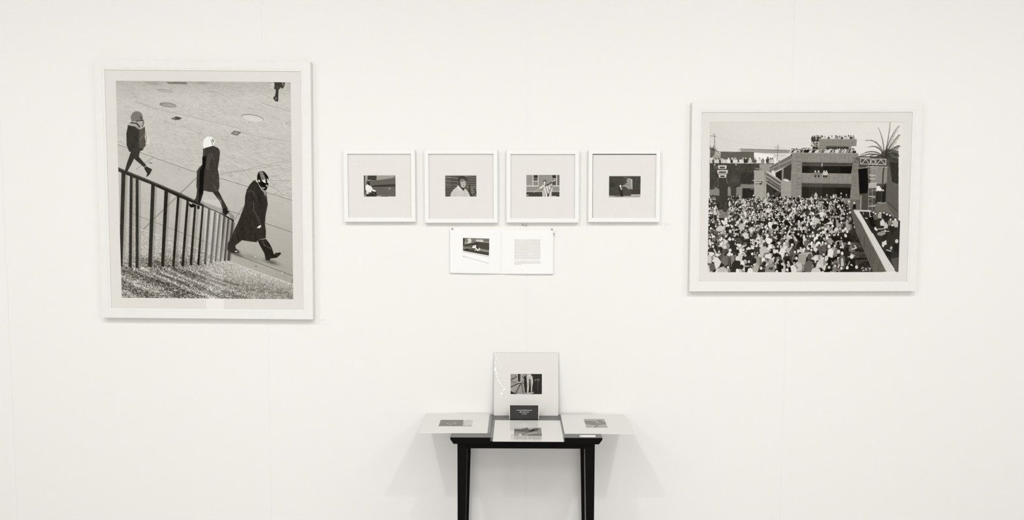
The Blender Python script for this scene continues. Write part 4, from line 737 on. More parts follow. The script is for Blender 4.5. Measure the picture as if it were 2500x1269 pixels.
def paint_flat_middle(P):
    T = Z(1190, 1015, 12.5); s = P.px((1290, 1050), 1); P.a[:] = 222
    P.poly(T((825, 400), (930, 400), (1000, 408), (1090, 390), (1150, 380), (1190, 365), (1240, 370), (1250, 400), (1330, 415), (1400, 380), (1650, 360), (1660, 610), (810, 590)), 118); P.a += P.mask(T((825, 400), (1650, 390), (1650, 560), (820, 560)))*16*P.noise(5*s, 2.2*s, 0, 3, 2)
    P.ell(T((1365, 388))[0], 3, 1.2, 130); P.poly(T((825, 530), (1000, 545), (960, 590), (815, 590)), 168); P.poly(T((970, 545), (1040, 550), (1060, 600), (960, 600)), 228); P.poly(T((1220, 580), (1400, 545), (1650, 555), (1655, 605), (1240, 605)), 52); P.poly(T((1080, 555), (1300, 520), (1500, 480), (1520, 530), (1300, 570), (1100, 590)), 150)
    P.poly(T((1030, 560), (1200, 500), (1390, 415), (1450, 415), (1465, 450), (1300, 500), (1060, 565)), 34); P.poly(T((1460, 395), (1590, 370), (1600, 400), (1560, 425), (1480, 440)), 60); P.poly(T((1480, 400), (1560, 388), (1560, 402), (1490, 415)), 160)
    P.poly(T((810, 605), (1660, 612), (1670, 730), (800, 720)), 212); P.line(T((740, 635), (970, 590)), 1.2, 150, .7)
def paint_flat_right(P):
    T = Z(1360, 1000, 12.5); s = P.px((1450, 1033), 1); P.a[:] = 150+22*P.noise(3*s, 1.6*s, 0, 2, 2)
    P.poly(T((830, 340), (930, 330), (1180, 350), (1240, 320), (1330, 320), (1400, 360), (1480, 370), (1500, 440), (1330, 460), (1200, 480), (960, 450), (860, 420)), 72); P.poly(T((1100, 545), (1150, 500), (1260, 475), (1280, 490), (1200, 530), (1130, 555)), 80)
    P.poly(T((1185, 365), (1240, 365), (1250, 395), (1200, 395)), 205); P.poly(T((1280, 400), (1330, 415), (1320, 425), (1285, 415)), 200); P.poly(T((1090, 520), (1120, 485), (1140, 495), (1110, 530)), 190); P.a += 10*P.noise(1.5, 1.5, 0, 5, 1); P.a[:] = 30+P.a*.86  # final lift greys the print with painted sleeve reflection

# ------------------------------------------------------------------ framed pictures
def fit(corners, Y):
    """root point (bottom centre on the wall), width, height and turn of a frame from its four front corners TL TR BR BL"""
    q = np.array([on_y(*c, Y) for c in corners])
    w = (np.linalg.norm(q[1]-q[0])+np.linalg.norm(q[2]-q[3]))/2; h = (np.linalg.norm(q[3]-q[0])+np.linalg.norm(q[2]-q[1]))/2
    slope = math.atan2((q[1]-q[0]+q[2]-q[3])[2], (q[1]-q[0]+q[2]-q[3])[0])
    c = q.mean(axis=0); a = -slope
    return dict(w=w, h=h, a=a, x=c[0]-math.sin(a)*h/2, z=c[2]-math.cos(a)*h/2)
def local_of(F, Y):
    ca, sa = math.cos(F['a']), math.sin(F['a'])
    def f(x, y):
        p = on_y(x, y, Y); dx, dz = p[0]-F['x'], p[2]-F['z']
        return dx*ca-dz*sa, dx*sa+dz*ca
    return f
def mitred_rails(root, w, h, prof, mat):
    """four mitred lengths of moulding; prof = closed loop of (distance inwards from the outer edge, distance from the wall)"""
    C = [(-w/2, 0), (w/2, 0), (w/2, h), (-w/2, h)]; IN = [(1, 1), (-1, 1), (-1, -1), (1, -1)]
    n = len(prof)
    for i in range(4):
        j = (i+1) % 4; v = []
        for k in (i, j):
            for u, d in prof: v.append((C[k][0]+IN[k][0]*u, -d, C[k][1]+IN[k][1]*u))
        f = [(a, (a+1) % n, n+(a+1) % n, n+a) for a in range(n)]+[tuple(range(n)), tuple(range(n, 2*n))]
        from_verts('frame_rail', v, f, mat, root)
def window_mat(root, ox0, ox1, oz0, oz1, ix0, ix1, iz0, iz1, d, mat, bev=0.0016, thick=0.0016):
    """board with a bevelled opening; d = distance of its face from the wall"""
    O = [(ox0, oz0), (ox1, oz0), (ox1, oz1), (ox0, oz1)]; I = [(ix0-bev, iz0-bev), (ix1+bev, iz0-bev), (ix1+bev, iz1+bev), (ix0-bev, iz1+bev)]; J = [(ix0, iz0), (ix1, iz0), (ix1, iz1), (ix0, iz1)]
    v = [(x, -d, z) for x, z in O]+[(x, -d, z) for x, z in I]+[(x, -(d-thick), z) for x, z in J]+[(x, -(d-thick), z) for x, z in O]
    f, mi = [], []
    for k in range(4):
        j = (k+1) % 4
        f += [(k, j, 4+j, 4+k), (4+k, 4+j, 8+j, 8+k), (8+k, 8+j, 12+j, 12+k), (12+k, 12+j, j, k)]; mi += [0, 1, 0, 0]
    return from_verts('mat', v, f, [mat, 'bevel'], root, mi=mi)
def flat_print(root, rect, d, Y, F, painter, res, gain):
    x0, x1, z0, z1 = rect; g = local_of(F, Y)
    def tl(px, py):
        x, z = g(px, py); return x-x0, z1-z
    P = Paint(x1-x0, z1-z0, tl, res); painter(P)
    return P.build('photo_print', lambda u, v: np.stack([x0+(x1-x0)*u, np.full_like(u, -d), z1-(z1-z0)*v], -1), root, gain)

GAIN = 1.0
def big_picture(name, corners, mx, mz, label, painter, res):
    D = 0.034; F = fit(corners, -D); w, h = F['w'], F['h']
    root = empty(name, (F['x'], 0, F['z']), (0, F['a'], 0)); tag(root, label, 'framed photograph')
    fw, lip = 0.0355, 0.0105
    mitred_rails(root, w, h, [(0, 0.0005), (0, D-0.001), (0.001, D), (fw, D), (fw+0.0006, D-0.0011), (fw+0.0016, D-0.0011), (fw+0.0024, D-0.0005), (fw+lip-.001, D-0.0012), (fw+lip, D-0.0020), (fw+lip, 0.0005)], 'frame')
    i = fw+lip; r = (-w/2+mx, w/2-mx, mz, h-mz)
    window_mat(root, -w/2+i-.001, w/2-i+.001, i-.001, h-i+.001, *r, D-0.0050, 'mat')
    e = 0.003
    flat_print(root, (r[0]-e, r[1]+e, r[2]-e, r[3]+e), D-0.0068, -(D-0.0068), F, painter, res, GAIN)
    box('backing_board', (-w/2+i-.002, -(D-0.0080), i-.002), (w/2-i+.002, -0.004, h-i+.002), 'backing', root)
    box('glass', (-w/2+i-.0015, -(D-0.0028), i-.0015), (w/2-i+.0015, -(D-0.0044), h-i+.0015), 'glass', root)
    return root
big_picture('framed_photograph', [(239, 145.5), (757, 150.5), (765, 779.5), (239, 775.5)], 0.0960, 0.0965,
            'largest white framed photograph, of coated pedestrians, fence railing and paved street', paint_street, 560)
big_picture('framed_photograph', [(1690.5, 249.4), (2243, 250.0), (2248, 710.0), (1683, 712)], 0.0865, 0.0920,
            'wide white framed photograph of a crowd below a terraced concrete building', paint_plaza, 640)

small = [([(839, 365.5), (1013.7, 365.4), (1013.7, 541.3), (839, 541.5)], (888.4, 965.6, 428.4, 479.8), paint_bench, 'small square white frame with photo of person in white shirt beside plank wall', None),
         ([(1036.5, 365.4), (1214.8, 365.4), (1214.8, 543.8), (1036.5, 544.0)], (1087, 1163, 428.6, 479.8), paint_portrait, 'small square white frame with portrait of bearded man in dark hat', None),
         ([(1236.5, 366.0), (1413.7, 366.2), (1413.7, 543.3), (1236.5, 543.3)], (1285.2, 1365.8, 427.2, 479.8), paint_flag, 'small square white frame with photo of person holding striped flag', None),
         ([(1436.5, 365.4), (1611.7, 365.4), (1611.7, 542.0), (1436.5, 542.0)], (1487, 1563.6, 430, 481.8), paint_suit, 'small square white frame with dark photo of lone suited figure at wall', 'gap')]
for corners, (a0, a1, b0, b1), painter, label, gap in small:
    D = 0.026; F = fit(corners, -D); w, h = F['w'], F['h']
    root = empty('small_framed_photograph', (F['x'], 0, F['z']), (0, F['a'], 0)); tag(root, label, 'framed photograph', 'row of four small square frames')
    fw = 0.0195
    mitred_rails(root, w, h, [(0, 0.0005), (0, D-0.0012), (0.0012, D), (fw-.001, D), (fw, D-0.001), (fw, 0.0005)], 'small_frame')
    md = D-0.0085; g = local_of(F, -(md-0.0016)); c = [g(a0, b0), g(a1, b0), g(a1, b1), g(a0, b1)]
    r = ((c[0][0]+c[3][0])/2, (c[1][0]+c[2][0])/2, (c[2][1]+c[3][1])/2, (c[0][1]+c[1][1])/2)
    g0, g1 = (0.0022, 0.0034) if gap else (0.0, 0.0)
    window_mat(root, -w/2+fw+g0, w/2-fw, fw, h-fw-g1, *r, md, 'linen', bev=0.0022)
    e = 0.0015
    flat_print(root, (r[0]-e, r[1]+e, r[2]-e, r[3]+e), md-0.0018, -(md-0.0018), F, painter, 168, GAIN)
    box('backing_board', (-w/2+fw-.002, -(md-0.003), fw-.002), (w/2-fw+.002, -0.004, h-fw+.002), 'backing', root)
    box('glass', (-w/2+fw-.001, -(md+0.0042), fw-.001), (w/2-fw+.001, -(md+0.0022), h-fw+.001), 'glass', root)

# ------------------------------------------------------------------ open book pinned to the wall
def page_y(t, side):          # how far the open leaf stands off the wall; it dips towards the spine
    s = (1-t) if side > 0 else t
    return -(0.0125-0.0058*s**5)
def page_block(name, root, x0, x1, z0l, z0r, z1l, z1r, side, mat):
    """a block of leaves; side = -1 left of the spine, +1 right of it"""
    n = 24; v, f = [], []
    for k in range(n+1):
        t = k/n; x = x0+(x1-x0)*t; y = page_y(t, side)
        zb = z0l+(z0r-z0l)*t; zt = z1l+(z1r-z1l)*t
        v += [(x, y, zb), (x, y, zt), (x, -0.0030, zb), (x, -0.0030, zt)]
    for k in range(n):
        a = 4*k; b = a+4
        f += [(a, b, b+1, a+1), (a+2, a+3, b+3, b+2), (a, a+2, b+2, b), (a+1, b+1, b+3, a+3)]
    f += [(0, 1, 3, 2), (4*n, 4*n+2, 4*n+3, 4*n+1)]
    return from_verts(name, v, f, mat, root, smooth=False)
YB_ = -0.0120
Lq = [on_y(x, y, YB_) for x, y in ((1101.7, 558.2), (1223.2, 560.4), (1223.2, 667.8), (1099.2, 665.7))]
Rq = [on_y(x, y, YB_) for x, y in ((1223.4, 561.0), (1350.0, 561.5), (1350.2, 668.4), (1223.4, 668.2))]
bx, bz = Lq[1][0], Lq[2][2]
book = empty('open_book', (bx, 0, bz)); tag(book, 'open white picture book pinned to the wall under the small frames', 'book')
rel = lambda p: (p[0]-bx, p[2]-bz)
L = [rel(p) for p in Lq]; R_ = [rel(p) for p in Rq]
co = 0.004
from_verts('cover', [(L[3][0]-co, 0, L[3][1]-co), (R_[2][0]+co, 0, R_[2][1]-co), (R_[1][0]+co*.5, 0, R_[1][1]+.001), (L[0][0]-co, 0, L[0][1]+.001),
                     (L[3][0]-co, -.003, L[3][1]-co), (R_[2][0]+co, -.003, R_[2][1]-co), (R_[1][0]+co*.5, -.003, R_[1][1]+.001), (L[0][0]-co, -.003, L[0][1]+.001)],
           [(0, 1, 2, 3), (4, 5, 6, 7), (0, 1, 5, 4), (1, 2, 6, 5), (2, 3, 7, 6), (3, 0, 4, 7)], 'cover', book)
pl = page_block('page', book, L[3][0], -0.0002, L[3][1], L[2][1], L[0][1], L[1][1], -1, 'paper')
pr = page_block('page', book, 0.0002, R_[2][0], R_[3][1], R_[2][1], R_[0][1], R_[1][1], 1, 'paper')
def book_print(painter, x0p, x1p, y0p, y1p, res, page, name, ref):
    g = lambda px, py: rel(on_y(px, py, -0.0131))
    a, b = g(x0p, y0p), g(x1p, y1p); x0, x1, z1, z0 = a[0], b[0], a[1], b[1]
    P = Paint(x1-x0, z1-z0, lambda px, py: (g(px, py)[0]-x0, z1-g(px, py)[1]), res); painter(P)
    xa, xb, sd = (L[3][0], 0.0, -1) if page is pl else (0.0, R_[2][0], 1)
    o = P.build(name, lambda u, v: np.stack([x0+(x1-x0)*u, np.array([page_y((x-xa)/(xb-xa), sd) for x in x0+(x1-x0)*u])-.00018, z1-(z1-z0)*v], -1), book, 1.03)
    o.parent = page; return o
book_print(paint_book_photo, 1129.5, 1195.0, 579.5, 648.0, 150, pl, 'printed_photo', Lq)
book_print(paint_book_text, 1254.0, 1322.0, 583.0, 647.0, 260, pr, 'printed_text', Rq)
for (x, y), lab in (((1104.2, 558.2), 'round metal push pin in the corner of the book page with the photo'), ((1347.6, 559.6), 'round metal push pin on the upper edge of the book page with text'), ((1352.4, 571.2), 'round metal push pin beside the outer edge of the book page with text')):
    p = on_y(x, y, -0.017)
    pin = empty('push_pin', (p[0], -0.005, p[2])); tag(pin, lab, 'push pin', 'push pins holding the open book')
    lathe('head', [(0.0006, -0.0155), (0.0026, -0.0152), (0.0036, -0.0138), (0.0036, -0.0118), (0.0022, -0.0108), (0.0018, -0.0098), (0.0030, -0.0088), (0.0030, -0.0082)], 'pin', pin, 20)
    lathe('needle', [(0.0005, -0.0083), (0.0005, 0.006)], 'nail', pin, 8)

# ------------------------------------------------------------------ black console table
ZT = 0.700; YF, YBK = -0.392, -0.012
lx, rx = on_z(1099.1, 1067.0, ZT)[0], on_z(1471.0, 1069.0, ZT)[0]; tcx = (lx+rx)/2; hw = (rx-lx)/2
table = empty('console_table', (tcx, (YF+YBK)/2, 0)); tag(table, 'narrow black console table with tapered legs holding the loose prints', 'table')
yf, yb = YF-(YF+YBK)/2, YBK-(YF+YBK)/2
prof = [(-hw, ZT), (-hw, ZT-.009), (-hw+.0145, ZT-.0295), (hw-.0145, ZT-.0295), (hw, ZT-.009), (hw, ZT)]
v = [(x, yf, z) for x, z in prof]+[(x, yb, z) for x, z in prof]; n = len(prof)
top = from_verts('table_top', v, [tuple(range(n)), tuple(range(n, 2*n))]+[(k, (k+1) % n, n+(k+1) % n, n+k) for k in range(n)], ['table', 'table_lacquer'], table)
for f_ in top.data.polygons: f_.material_index = 1 if f_.normal.z > 0.9 else 0
bv = top.modifiers.new('bevel', 'BEVEL'); bv.width = 0.0012; bv.segments = 2; bv.limit_method = 'ANGLE'
zu = ZT-.0295
ly = YF+0.012
la, lb = on_y(1116.7, 1092, ly)[0]-tcx, on_y(1139.6, 1092, ly)[0]-tcx
ra, rb = on_y(1427.6, 1094, ly)[0]-tcx, on_y(1452.2, 1094, ly)[0]-tcx
lw = ((lb-la)+(rb-ra))/2; half = (rb-la)/2; mid = (rb+la)/2
def leg(sx, sy):
    """square leg, tapered on its inner faces; sx, sy = which corner"""
    xo = mid+sx*half; y0 = yf+0.012 if sy < 0 else yb-0.004
    wt, wb = lw, lw*0.66
    v = []
    for z, w in ((0, wb), (zu, wt)):
        for dx, dy in ((0, 0), (1, 0), (1, 1), (0, 1)): v.append((xo-sx*dx*w, y0-sy*dy*w*.95, z))
    return from_verts('leg', v, [(0, 1, 2, 3), (4, 5, 6, 7), (0, 1, 5, 4), (1, 2, 6, 5), (2, 3, 7, 6), (3, 0, 4, 7)], 'table', table)
def rear_leg(x0t, x1t, yt, x0b, x1b, ypx):
    """slim rear leg, raked outwards; its edges near the apron and lower down are read at the rear plane"""
    Y = YBK-0.018; a0, a1 = on_y(x0t, yt, Y), on_y(x1t, yt, Y); c0, c1 = on_y(x0b, ypx, Y), on_y(x1b, ypx, Y); v = []
    for z in (0.0, zu):
        k = (z-a0[2])/(c0[2]-a0[2]); e0, e1 = a0[0]+(c0[0]-a0[0])*k-tcx, a1[0]+(c1[0]-a1[0])*k-tcx
        v += [(e0, yb-.028, z), (e1, yb-.028, z), (e1, yb-.004, z), (e0, yb-.004, z)]
    return from_verts('leg', v, [(0, 1, 2, 3), (4, 5, 6, 7), (0, 1, 5, 4), (1, 2, 6, 5), (2, 3, 7, 6), (3, 0, 4, 7)], 'table', table)
legs = [leg(-1, -1), leg(1, -1), rear_leg(1141.6, 1149.2, 1095, 1136.6, 1144.6, 1255), rear_leg(1417.2, 1426.0, 1097, 1419.8, 1427.9, 1255)]
for o in legs:
    b = o.modifiers.new('bevel', 'BEVEL'); b.width = 0.0010; b.segments = 2
za = on_y(1280, 1094.4, YF+0.018)[2]
box('apron', (mid-half+lw-.0006, yf+.017, za), (mid+half-lw+.0006, yf+.035, zu), 'table', table)
box('apron', (mid-half+lw-.0006, yb-.027, za), (mid+half-lw+.0006, yb-.009, zu), 'table', table)
for sx in (-1, 1):
    xa = mid+sx*(half-.004); xb = mid+sx*(half-.021)
    box('apron', (min(xa, xb), yf+.012+lw*.95-.0006, za), (max(xa, xb), yb-.0275, zu), 'table', table)

# ------------------------------------------------------------------ loose prints in clear sleeves on the table
def sleeve_sheet(name, root, x0, x1, y0, y1, z, wrinkle, nx=90, ny=90, mat='film'):
    """thin film over a board lying in the local xy plane; wrinkle(x, y) lifts it"""
    gx, gy = np.meshgrid(np.linspace(x0, x1, nx+1), np.linspace(y0, y1, ny+1)); gx, gy = gx.ravel(), gy.ravel()
    v = np.stack([gx, gy, z+wrinkle(gx, gy)+0*gx], -1).tolist()
    k = (np.arange(ny)[:, None]*(nx+1)+np.arange(nx)[None, :]).ravel(); f = np.stack([k, k+1, k+nx+2, k+nx+1], -1).tolist()
    me = bpy.data.meshes.new(name); me.from_pydata(v, [], f); me.polygons.foreach_set('use_smooth', [True]*len(f)); me.update()
    return link(name, me, mat, root)
def sleeved_print(name, label, quad, z, bag, prt, painter, res, gain, wr, thick=0.0022):
    """board lying on the table: quad = photo corners BL BR FR FL of the board (back first)"""
    q = np.array([on_z(*p, z+thick) for p in quad])
    ex = (q[1]-q[0]+q[2]-q[3])/2; ey = (q[0]-q[3]+q[1]-q[2])/2
    w, d = np.linalg.norm(ex), np.linalg.norm(ey); a = math.atan2(ex[1], ex[0]); c = q.mean(axis=0)
    root = empty(name, (c[0], c[1], z), (0, 0, a)); tag(root, label, 'print', 'loose prints lying on the table')
    box('board', (-w/2, -d/2, 0.0002), (w/2, d/2, thick), 'board', root)
    ca, sa = math.cos(-a), math.sin(-a)
    def g(px, py):
        p = on_z(px, py, z+thick)-c; return p[0]*ca-p[1]*sa, p[0]*sa+p[1]*ca
    cs = np.array([g(*p) for p in prt]); x0, x1 = (cs[0, 0]+cs[3, 0])/2, (cs[1, 0]+cs[2, 0])/2; y1, y0 = (cs[0, 1]+cs[1, 1])/2, (cs[2, 1]+cs[3, 1])/2
    P = Paint(x1-x0, y1-y0, lambda px, py: (g(px, py)[0]-x0, y1-g(px, py)[1]), res); painter(P)
    P.build('photo_print', lambda u, v: np.stack([x0+(x1-x0)*u, y1-(y1-y0)*v, np.full_like(u, thick+.0003)], -1), root, gain)
    bl, br, bf, bb = bag
    sleeve_sheet('clear_sleeve', root, -w/2-bl, w/2+br, -d/2-bf, d/2+bb, thick+.0012, wr)
    return root
soft = lambda seed, amp, k: (lambda x, y: amp*(np.sin(k*x+seed)+np.sin(k*.7*y+1.3*seed)+.6*np.sin(k*1.7*(x+y)+seed*2)))
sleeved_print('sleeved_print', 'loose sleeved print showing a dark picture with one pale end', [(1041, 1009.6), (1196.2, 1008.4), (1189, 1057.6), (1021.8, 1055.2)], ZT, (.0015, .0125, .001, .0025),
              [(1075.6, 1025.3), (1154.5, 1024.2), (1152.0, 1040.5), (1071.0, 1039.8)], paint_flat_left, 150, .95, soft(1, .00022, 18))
sleeved_print('sleeved_print', 'loose sleeved print overhanging the front table edge, picture of slanting dark shape', [(1208.8, 1025.6), (1368.4, 1026.0), (1374.8, 1077.4), (1202.8, 1076.2)], ZT, (.0105, .0050, .0035, .001),
              [(1256.0, 1043.0), (1321.5, 1043.0), (1323.5, 1072.5), (1253.5, 1072.0)], paint_flat_middle, 150, .9, soft(2.3, .00028, 21))
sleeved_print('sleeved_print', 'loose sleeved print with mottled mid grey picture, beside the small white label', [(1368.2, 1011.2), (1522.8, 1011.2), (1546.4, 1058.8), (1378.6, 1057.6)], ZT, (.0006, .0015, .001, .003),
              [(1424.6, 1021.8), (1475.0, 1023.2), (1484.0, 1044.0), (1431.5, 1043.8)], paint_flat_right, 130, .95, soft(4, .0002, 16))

# the print standing against the wall, in a creased sleeve
b0, b1 = on_z(1206, 1013.6, ZT+.001), on_z(1363, 1014.8, ZT+.001)
sw = abs(b1[0]-b0[0]); sy = (b0[1]+b1[1])/2; scx = (b0[0]+b1[0])/2
sh = 0.302; lean = math.asin((-sy-0.006)/sh)
stand = empty('standing_print', (scx, sy, ZT+.0006), (math.pi/2-lean, 0, 0))
tag(stand, 'upright matted print in a creased clear sleeve leaning on the wall behind black card', 'print')
box('board', (-sw/2, 0, -.0025), (sw/2, sh, 0.0), 'board', stand)
Rm = Matrix.Rotation(math.pi/2-lean, 3, 'X'); nrm = np.array(Rm @ Vector((0, 0, 1))); exs = np.array([1., 0, 0]); eys = np.array(Rm @ Vector((0, 1, 0))); org = np.array([scx, sy, ZT+.0006])
def gs(px, py):
    d = ray(px, py); t = ((org-CAM)@nrm)/(d@nrm); p = CAM+d*t-org; return p@exs, p@eys
ps = np.array([gs(*p) for p in ((1246.2, 912.2), (1323.0, 912.6), (1323.0, 961.9), (1246.8, 961.7))])
x0, x1 = (ps[0, 0]+ps[3, 0])/2, (ps[1, 0]+ps[2, 0])/2; y1, y0 = (ps[0, 1]+ps[1, 1])/2, (ps[2, 1]+ps[3, 1])/2
box('mat_window', (x0-.002, y0-.002, 0), (x1+.002, y1+.002, .0003), 'bevel', stand)
P = Paint(x1-x0, y1-y0, lambda px, py: (gs(px, py)[0]-x0, y1-gs(px, py)[1]), 170); paint_statue(P)
P.build('photo_print', lambda u, v: np.stack([x0+(x1-x0)*u, y1-(y1-y0)*v, np.full_like(u, .0006)], -1), stand, 1.0)
S7 = Z(1195, 850, 7.05)
def seg_dist(x, y, pts):
    best = np.full_like(x, 9.0)
    for (ax, ay), (bx_, by_) in zip(pts[:-1], pts[1:]):
        dx, dy = bx_-ax, by_-ay; t = np.clip(((x-ax)*dx+(y-ay)*dy)/(dx*dx+dy*dy+1e-12), 0, 1); best = np.minimum(best, np.hypot(x-ax-t*dx, y-ay-t*dy))
    return best
folds = [([gs(*p) for p in S7((90, 80), (150, 220), (190, 330), (240, 520))], .0016, .0012), ([gs(*p) for p in S7((80, 350), (130, 470), (150, 560), (215, 640), (250, 690))], .0026, .0020),
         ([gs(*p) for p in S7((270, 690), (235, 740), (190, 790), (205, 870))], .0040, .0028), ([gs(*p) for p in S7((75, 180), (120, 240), (90, 300), (130, 330))], .0020, .0014),
         ([gs(*p) for p in S7((70, 440), (80, 520), (72, 600), (100, 640), (75, 680), (80, 760), (72, 860))], .0014, .0013)]
patches = [(*gs(*S7((236, 735))[0]), .0105, .0085), (*gs(*S7((208, 785))[0]), .0085, .0100), (*gs(*S7((205, 840))[0]), .0040, .0110), (*gs(*S7((95, 245))[0]), .0065, .0060), (*gs(*S7((88, 360))[0]), .0050, .0110), (*gs(*S7((135, 480))[0]), .0035, .0100), (*gs(*S7((190, 615))[0]), .0060, .0050),
           (*gs(*S7((80, 520))[0]), .0022, .0080), (*gs(*S7((90, 640))[0]), .0040, .0045), (*gs(*S7((76, 760))[0]), .0020, .0080), (*gs(*S7((72, 850))[0]), .0018, .0040), (*gs(*S7((180, 300))[0]), .0012, .0160), (*gs(*S7((125, 170))[0]), .0016, .0120)]
for (ax, ay), (bx_, by_) in (((92, 330), (128, 460)), ((128, 460), (150, 560)), ((150, 560), (215, 640)), ((215, 640), (262, 700)), ((262, 700), (200, 780)), ((200, 780), (208, 860)), ((95, 100), (150, 220)), ((150, 220), (200, 350))):
    n_ = max(2, int(math.hypot(bx_-ax, by_-ay)/14))
    for k in range(n_):
        t = k/n_; patches.append((*gs(*S7((ax+(bx_-ax)*t, ay+(by_-ay)*t))[0]), .0020 if ay < 300 and ax < 160 and by_ < 400 else .0054, .0060))
rr = random.Random(4)
bumps = [(rr.uniform(-sw/2-.006, -sw/2+.012), rr.uniform(.06, sh), rr.uniform(.002, .006), rr.uniform(.0004, .0012)) for _ in range(34)]
def crease(x, y):
    z = .0004*(np.sin(22*x+1)+np.sin(17*y))*.5+.0005
    for pts, wd, ht in folds: z = z+ht*np.exp(-(seg_dist(x, y, pts)/wd)**2)
    for bx_, by_, r, hh in bumps: z = z+hh*np.exp(-((x-bx_)**2+(y-by_)**2)/(r*r))
    env = np.zeros_like(x)
    for cx0, cy0, rx_, ry_ in patches: env = np.maximum(env, np.exp(-(((x-cx0)/rx_)**2+((y-cy0)/ry_)**2)**3))
    z = np.where(env > .02, np.maximum(z, .0004+.411*np.mod(-y+.30*x+.0035*np.sin(23*x+9*y), .0175)*env), z)
    e = (y-sh)/.004
    return z+np.where(e > -1.5, .0012*np.exp(-(e*e))*(1+np.sin(90*x))*.6, 0)
sleeve_sheet('clear_sleeve', stand, -sw/2-.0075, sw/2+.0065, -.0003, sh+.006, .0010, crease, 440, 440, 'film_upright')
sleeve_sheet('sleeve_back', stand, -sw/2-.0075, sw/2+.0065, -.0003, sh+.006, -.0032, lambda x, y: 0.0, 2, 2, 'film_upright')

# stack of black cards standing in front of it
cb0, cb1 = on_z(1244.7, 1026.4, ZT), on_z(1314.4, 1027.0, ZT)
cw = abs(cb1[0]-cb0[0]); cx_ = (cb0[0]+cb1[0])/2; cy_ = -0.1020
ch = 0.0665; clean = math.radians(9)
card = empty('card_stack', (cx_, cy_, ZT+.0006), (math.pi/2-clean, 0, 0)); tag(card, 'small stack of black cards with white lettering standing on the table', 'cards')
for k in range(4):
    box('card', (-cw/2-.0022+.0004*(k % 2), -.0002*0, -.0022*k-.0018), (cw/2+.0026-.0003*(k % 2), ch+.0016-.0003*k, -.0022*k), 'card_white', card)
face = box('black_face', (-cw/2, .0, 0), (cw/2, ch, .0004), 'card_black', card)
def lettering(txt, x, y, size, bold, parent):
    cu = bpy.data.curves.new('lettering', 'FONT'); cu.body = txt; cu.size = size; cu.align_x = 'CENTER'; cu.align_y = 'CENTER'; cu.offset = bold; cu.resolution_u = 2
    o = bpy.data.objects.new('lettering', cu); COL.objects.link(o)
    dg = bpy.context.evaluated_depsgraph_get(); me = bpy.data.meshes.new_from_object(o.evaluated_get(dg)); bpy.data.objects.remove(o)
    w = max(p.co.x for p in me.vertices)-min(p.co.x for p in me.vertices)
    t = link('lettering', me, 'ink_white', parent, (x, y, .0006)); return t, w
for txt, wpx, yy, sz in (('www.hartoldinwayt.com', 40.0, 1003.4, .0062), ('@hartoldinwayt.co', 24.5, 1008.1, .0052), ('ny | photo', 12.5, 1012.6, .0046)):
    t, w = lettering(txt, (1280.3-1279.6)*.0018, (1026.4-yy)*.00187, sz, .00012, face)
    k = wpx*.00187/w; t.scale = (k, 1.0, 1.0)

# small white label on the table edge
qs = [on_z(*p, ZT+.0008) for p in ((1414.8, 1061.6), (1453.2, 1061.8), (1454.6, 1066.6), (1416.4, 1066.4))]
o0 = np.mean(qs, axis=0); note = empty('paper_label', (o0[0], o0[1], ZT)); tag(note, 'thin white paper label lying at the front edge of the table', 'label')
from_verts('slip', [(q[0]-o0[0], q[1]-o0[1], .0002) for q in qs]+[(q[0]-o0[0], q[1]-o0[1], .0010) for q in qs], [(0, 1, 2, 3), (4, 5, 6, 7), (0, 1, 5, 4), (1, 2, 6, 5), (2, 3, 7, 6), (3, 0, 4, 7)], 'card_white', note)
box('printed_mark', (-.030, -.002, .0010), (-.025, .004, .0013), 'nail', note)
for k, (a, b) in enumerate(((-.020, .010), (-.020, .020))): box('printed_line', (a, .004-.006*k, .0010), (b, .0048-.006*k, .0012), 'scuff', note)

# ------------------------------------------------------------------ small things on the wall
for quad, lab, lines in (((1615.0, 543.5, 1641.0, 559.5), 'tiny white caption label on the wall beside the dark photo frame', ((1620, 1631, 546.6), (1621, 1638.5, 549.0), (1620, 1628, 553.8))),
                         ((776.0, 777.5, 800.5, 791.5), 'tiny white caption label at the corner of the largest frame', ((779, 796, 780.8), (779, 790, 784.6)))):
    a, b = on_y(quad[0], quad[1], 0), on_y(quad[2], quad[3], 0); c = (a+b)/2
    lb_ = empty('caption_label', (c[0], 0, b[2])); tag(lb_, lab, 'label', 'caption labels on the wall')
    box('card', (a[0]-c[0], -.0012, 0), (b[0]-c[0], -.0001, a[2]-b[2]), 'wall', lb_)
    for x0, x1, y in lines:
        p, q = on_y(x0, y, 0), on_y(x1, y, 0); box('printed_line', (p[0]-c[0], -.0014, p[2]-b[2]-.0006), (q[0]-c[0], -.0012, p[2]-b[2]+.0005), 'scuff', lb_)
for (x, y), lab in (((1283.5, 549.5), 'bent dark nail under the striped flag photo frame'), ((1276.3, 548.6), 'tiny nail head close beside the bent dark nail'), ((983.5, 544.3), 'tiny nail under the white shirt photo frame'), ((1487.5, 546.5), 'tiny nail under the dark lone figure photo frame')):
    p = on_y(x, y, 0); s = 1.5 if 'bent' in lab else .8
    nl = empty('nail', (p[0], 0, p[2])); tag(nl, lab, 'nail')
    lathe('nail_head', [(.0004*s, -.0062), (.0016*s, -.0060), (.0016*s, -.0052), (.0006*s, -.0050)], 'nail', nl, 12)
    lathe('shank', [(.0006*s, -.0051), (.0006*s, .002)], 'nail', nl, 8)
    if s > 1: from_verts('bent_tip', [(.001, -.004, .002), (.0035, -.003, -.004), (.0025, -.003, -.006), (.000, -.004, 0), (.001, -.001, .002), (.0035, -.001, -.004), (.0025, -.001, -.006), (.000, -.001, 0)], [(0, 1, 2, 3), (4, 5, 6, 7), (0, 1, 5, 4), (1, 2, 6, 5), (2, 3, 7, 6), (3, 0, 4, 7)], 'nail', nl)
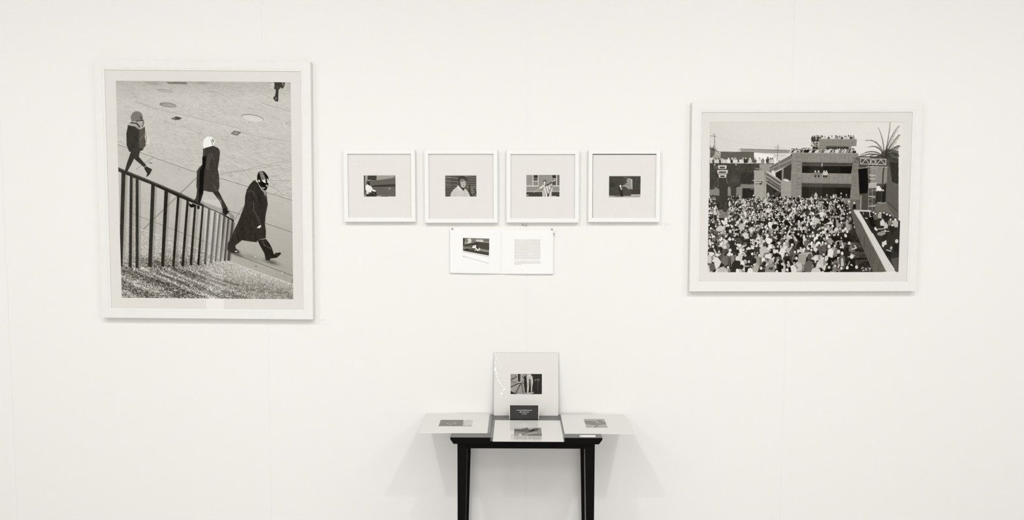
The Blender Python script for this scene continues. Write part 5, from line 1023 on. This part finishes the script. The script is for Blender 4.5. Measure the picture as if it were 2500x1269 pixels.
rs = random.Random(9)
def scuff(px, py, r, sx=1.0, sz=1.0):
    p = on_y(px, py, 0); n = 9; v = [(p[0], -.0004, p[2])]
    for k in range(n):
        a = 2*math.pi*k/n; q = r*rs.uniform(.5, 1.15); v.append((p[0]+q*sx*math.cos(a), -.00012, p[2]+q*sz*math.sin(a)))
    from_verts('scuff', v, [(0, 1+k, 1+(k+1) % n) for k in range(n)], 'scuff', wall)
for px, py, r, sx, sz in ((1417, 466, .0016, .6, 3.2), (1420.5, 478, .0024, 1.3, .9), (1426, 476, .0013, 1.2, 1), (1427, 486, .0014, 1, 1), (1432.5, 477, .0012, 1, 1), (1424.5, 483, .0009, 1, 1), (1433, 468, .0008, 1, 1), (1421.5, 498, .0014, .6, 2.6), (1413.8, 538, .0018, .6, 2.5), (1289.8, 337, .0012, .6, 3.2), (1289.5, 363, .0013, .7, 1.6), (1286.0, 672, .0014, .6, 2.4), (1927.3, 165, .0012, .5, 4), (1922.8, 195, .0012, .9, 2.2), (2125, 972, .0011, 1.6, 1.8), (1481, 1236, .0012, 1.2, 1.2)):
    scuff(px, py, r, sx, sz)

# ------------------------------------------------------------------ track lamps and added fill panels (overhead, out of the picture)
for i, (x, y) in enumerate(FILL_PANELS):
    r = empty('added_fill_panel', (x, y, CEIL-.07)); tag(r, 'square white ceiling light panel', 'light', 'added ceiling fill panels')
    box('housing', (-.62, -.62, 0.005), (.62, .62, .07), 'housing', r)
rail = box('track_rail', (-3.7, -2.82, 3.98), (3.7, -2.78, 4.02), 'housing'); tag(rail, 'long lighting track hanging before the picture wall', 'light track')
for x, y in SPOTS:
    r = empty('track_spotlight', (x, y, 3.98)); tag(r, 'white cylinder spotlight on the lighting track', 'light', 'track spotlights')
    h_ = lathe('lamp_body', [(.055, 0), (.07, .03), (.07, .20)], 'housing', r, 20, 'z', (0, .0, -.22)); h_.rotation_euler = (math.radians(35), 0, 0)
    box('bracket', (-.01, -.01, -.06), (.01, .01, 0), 'housing', r)
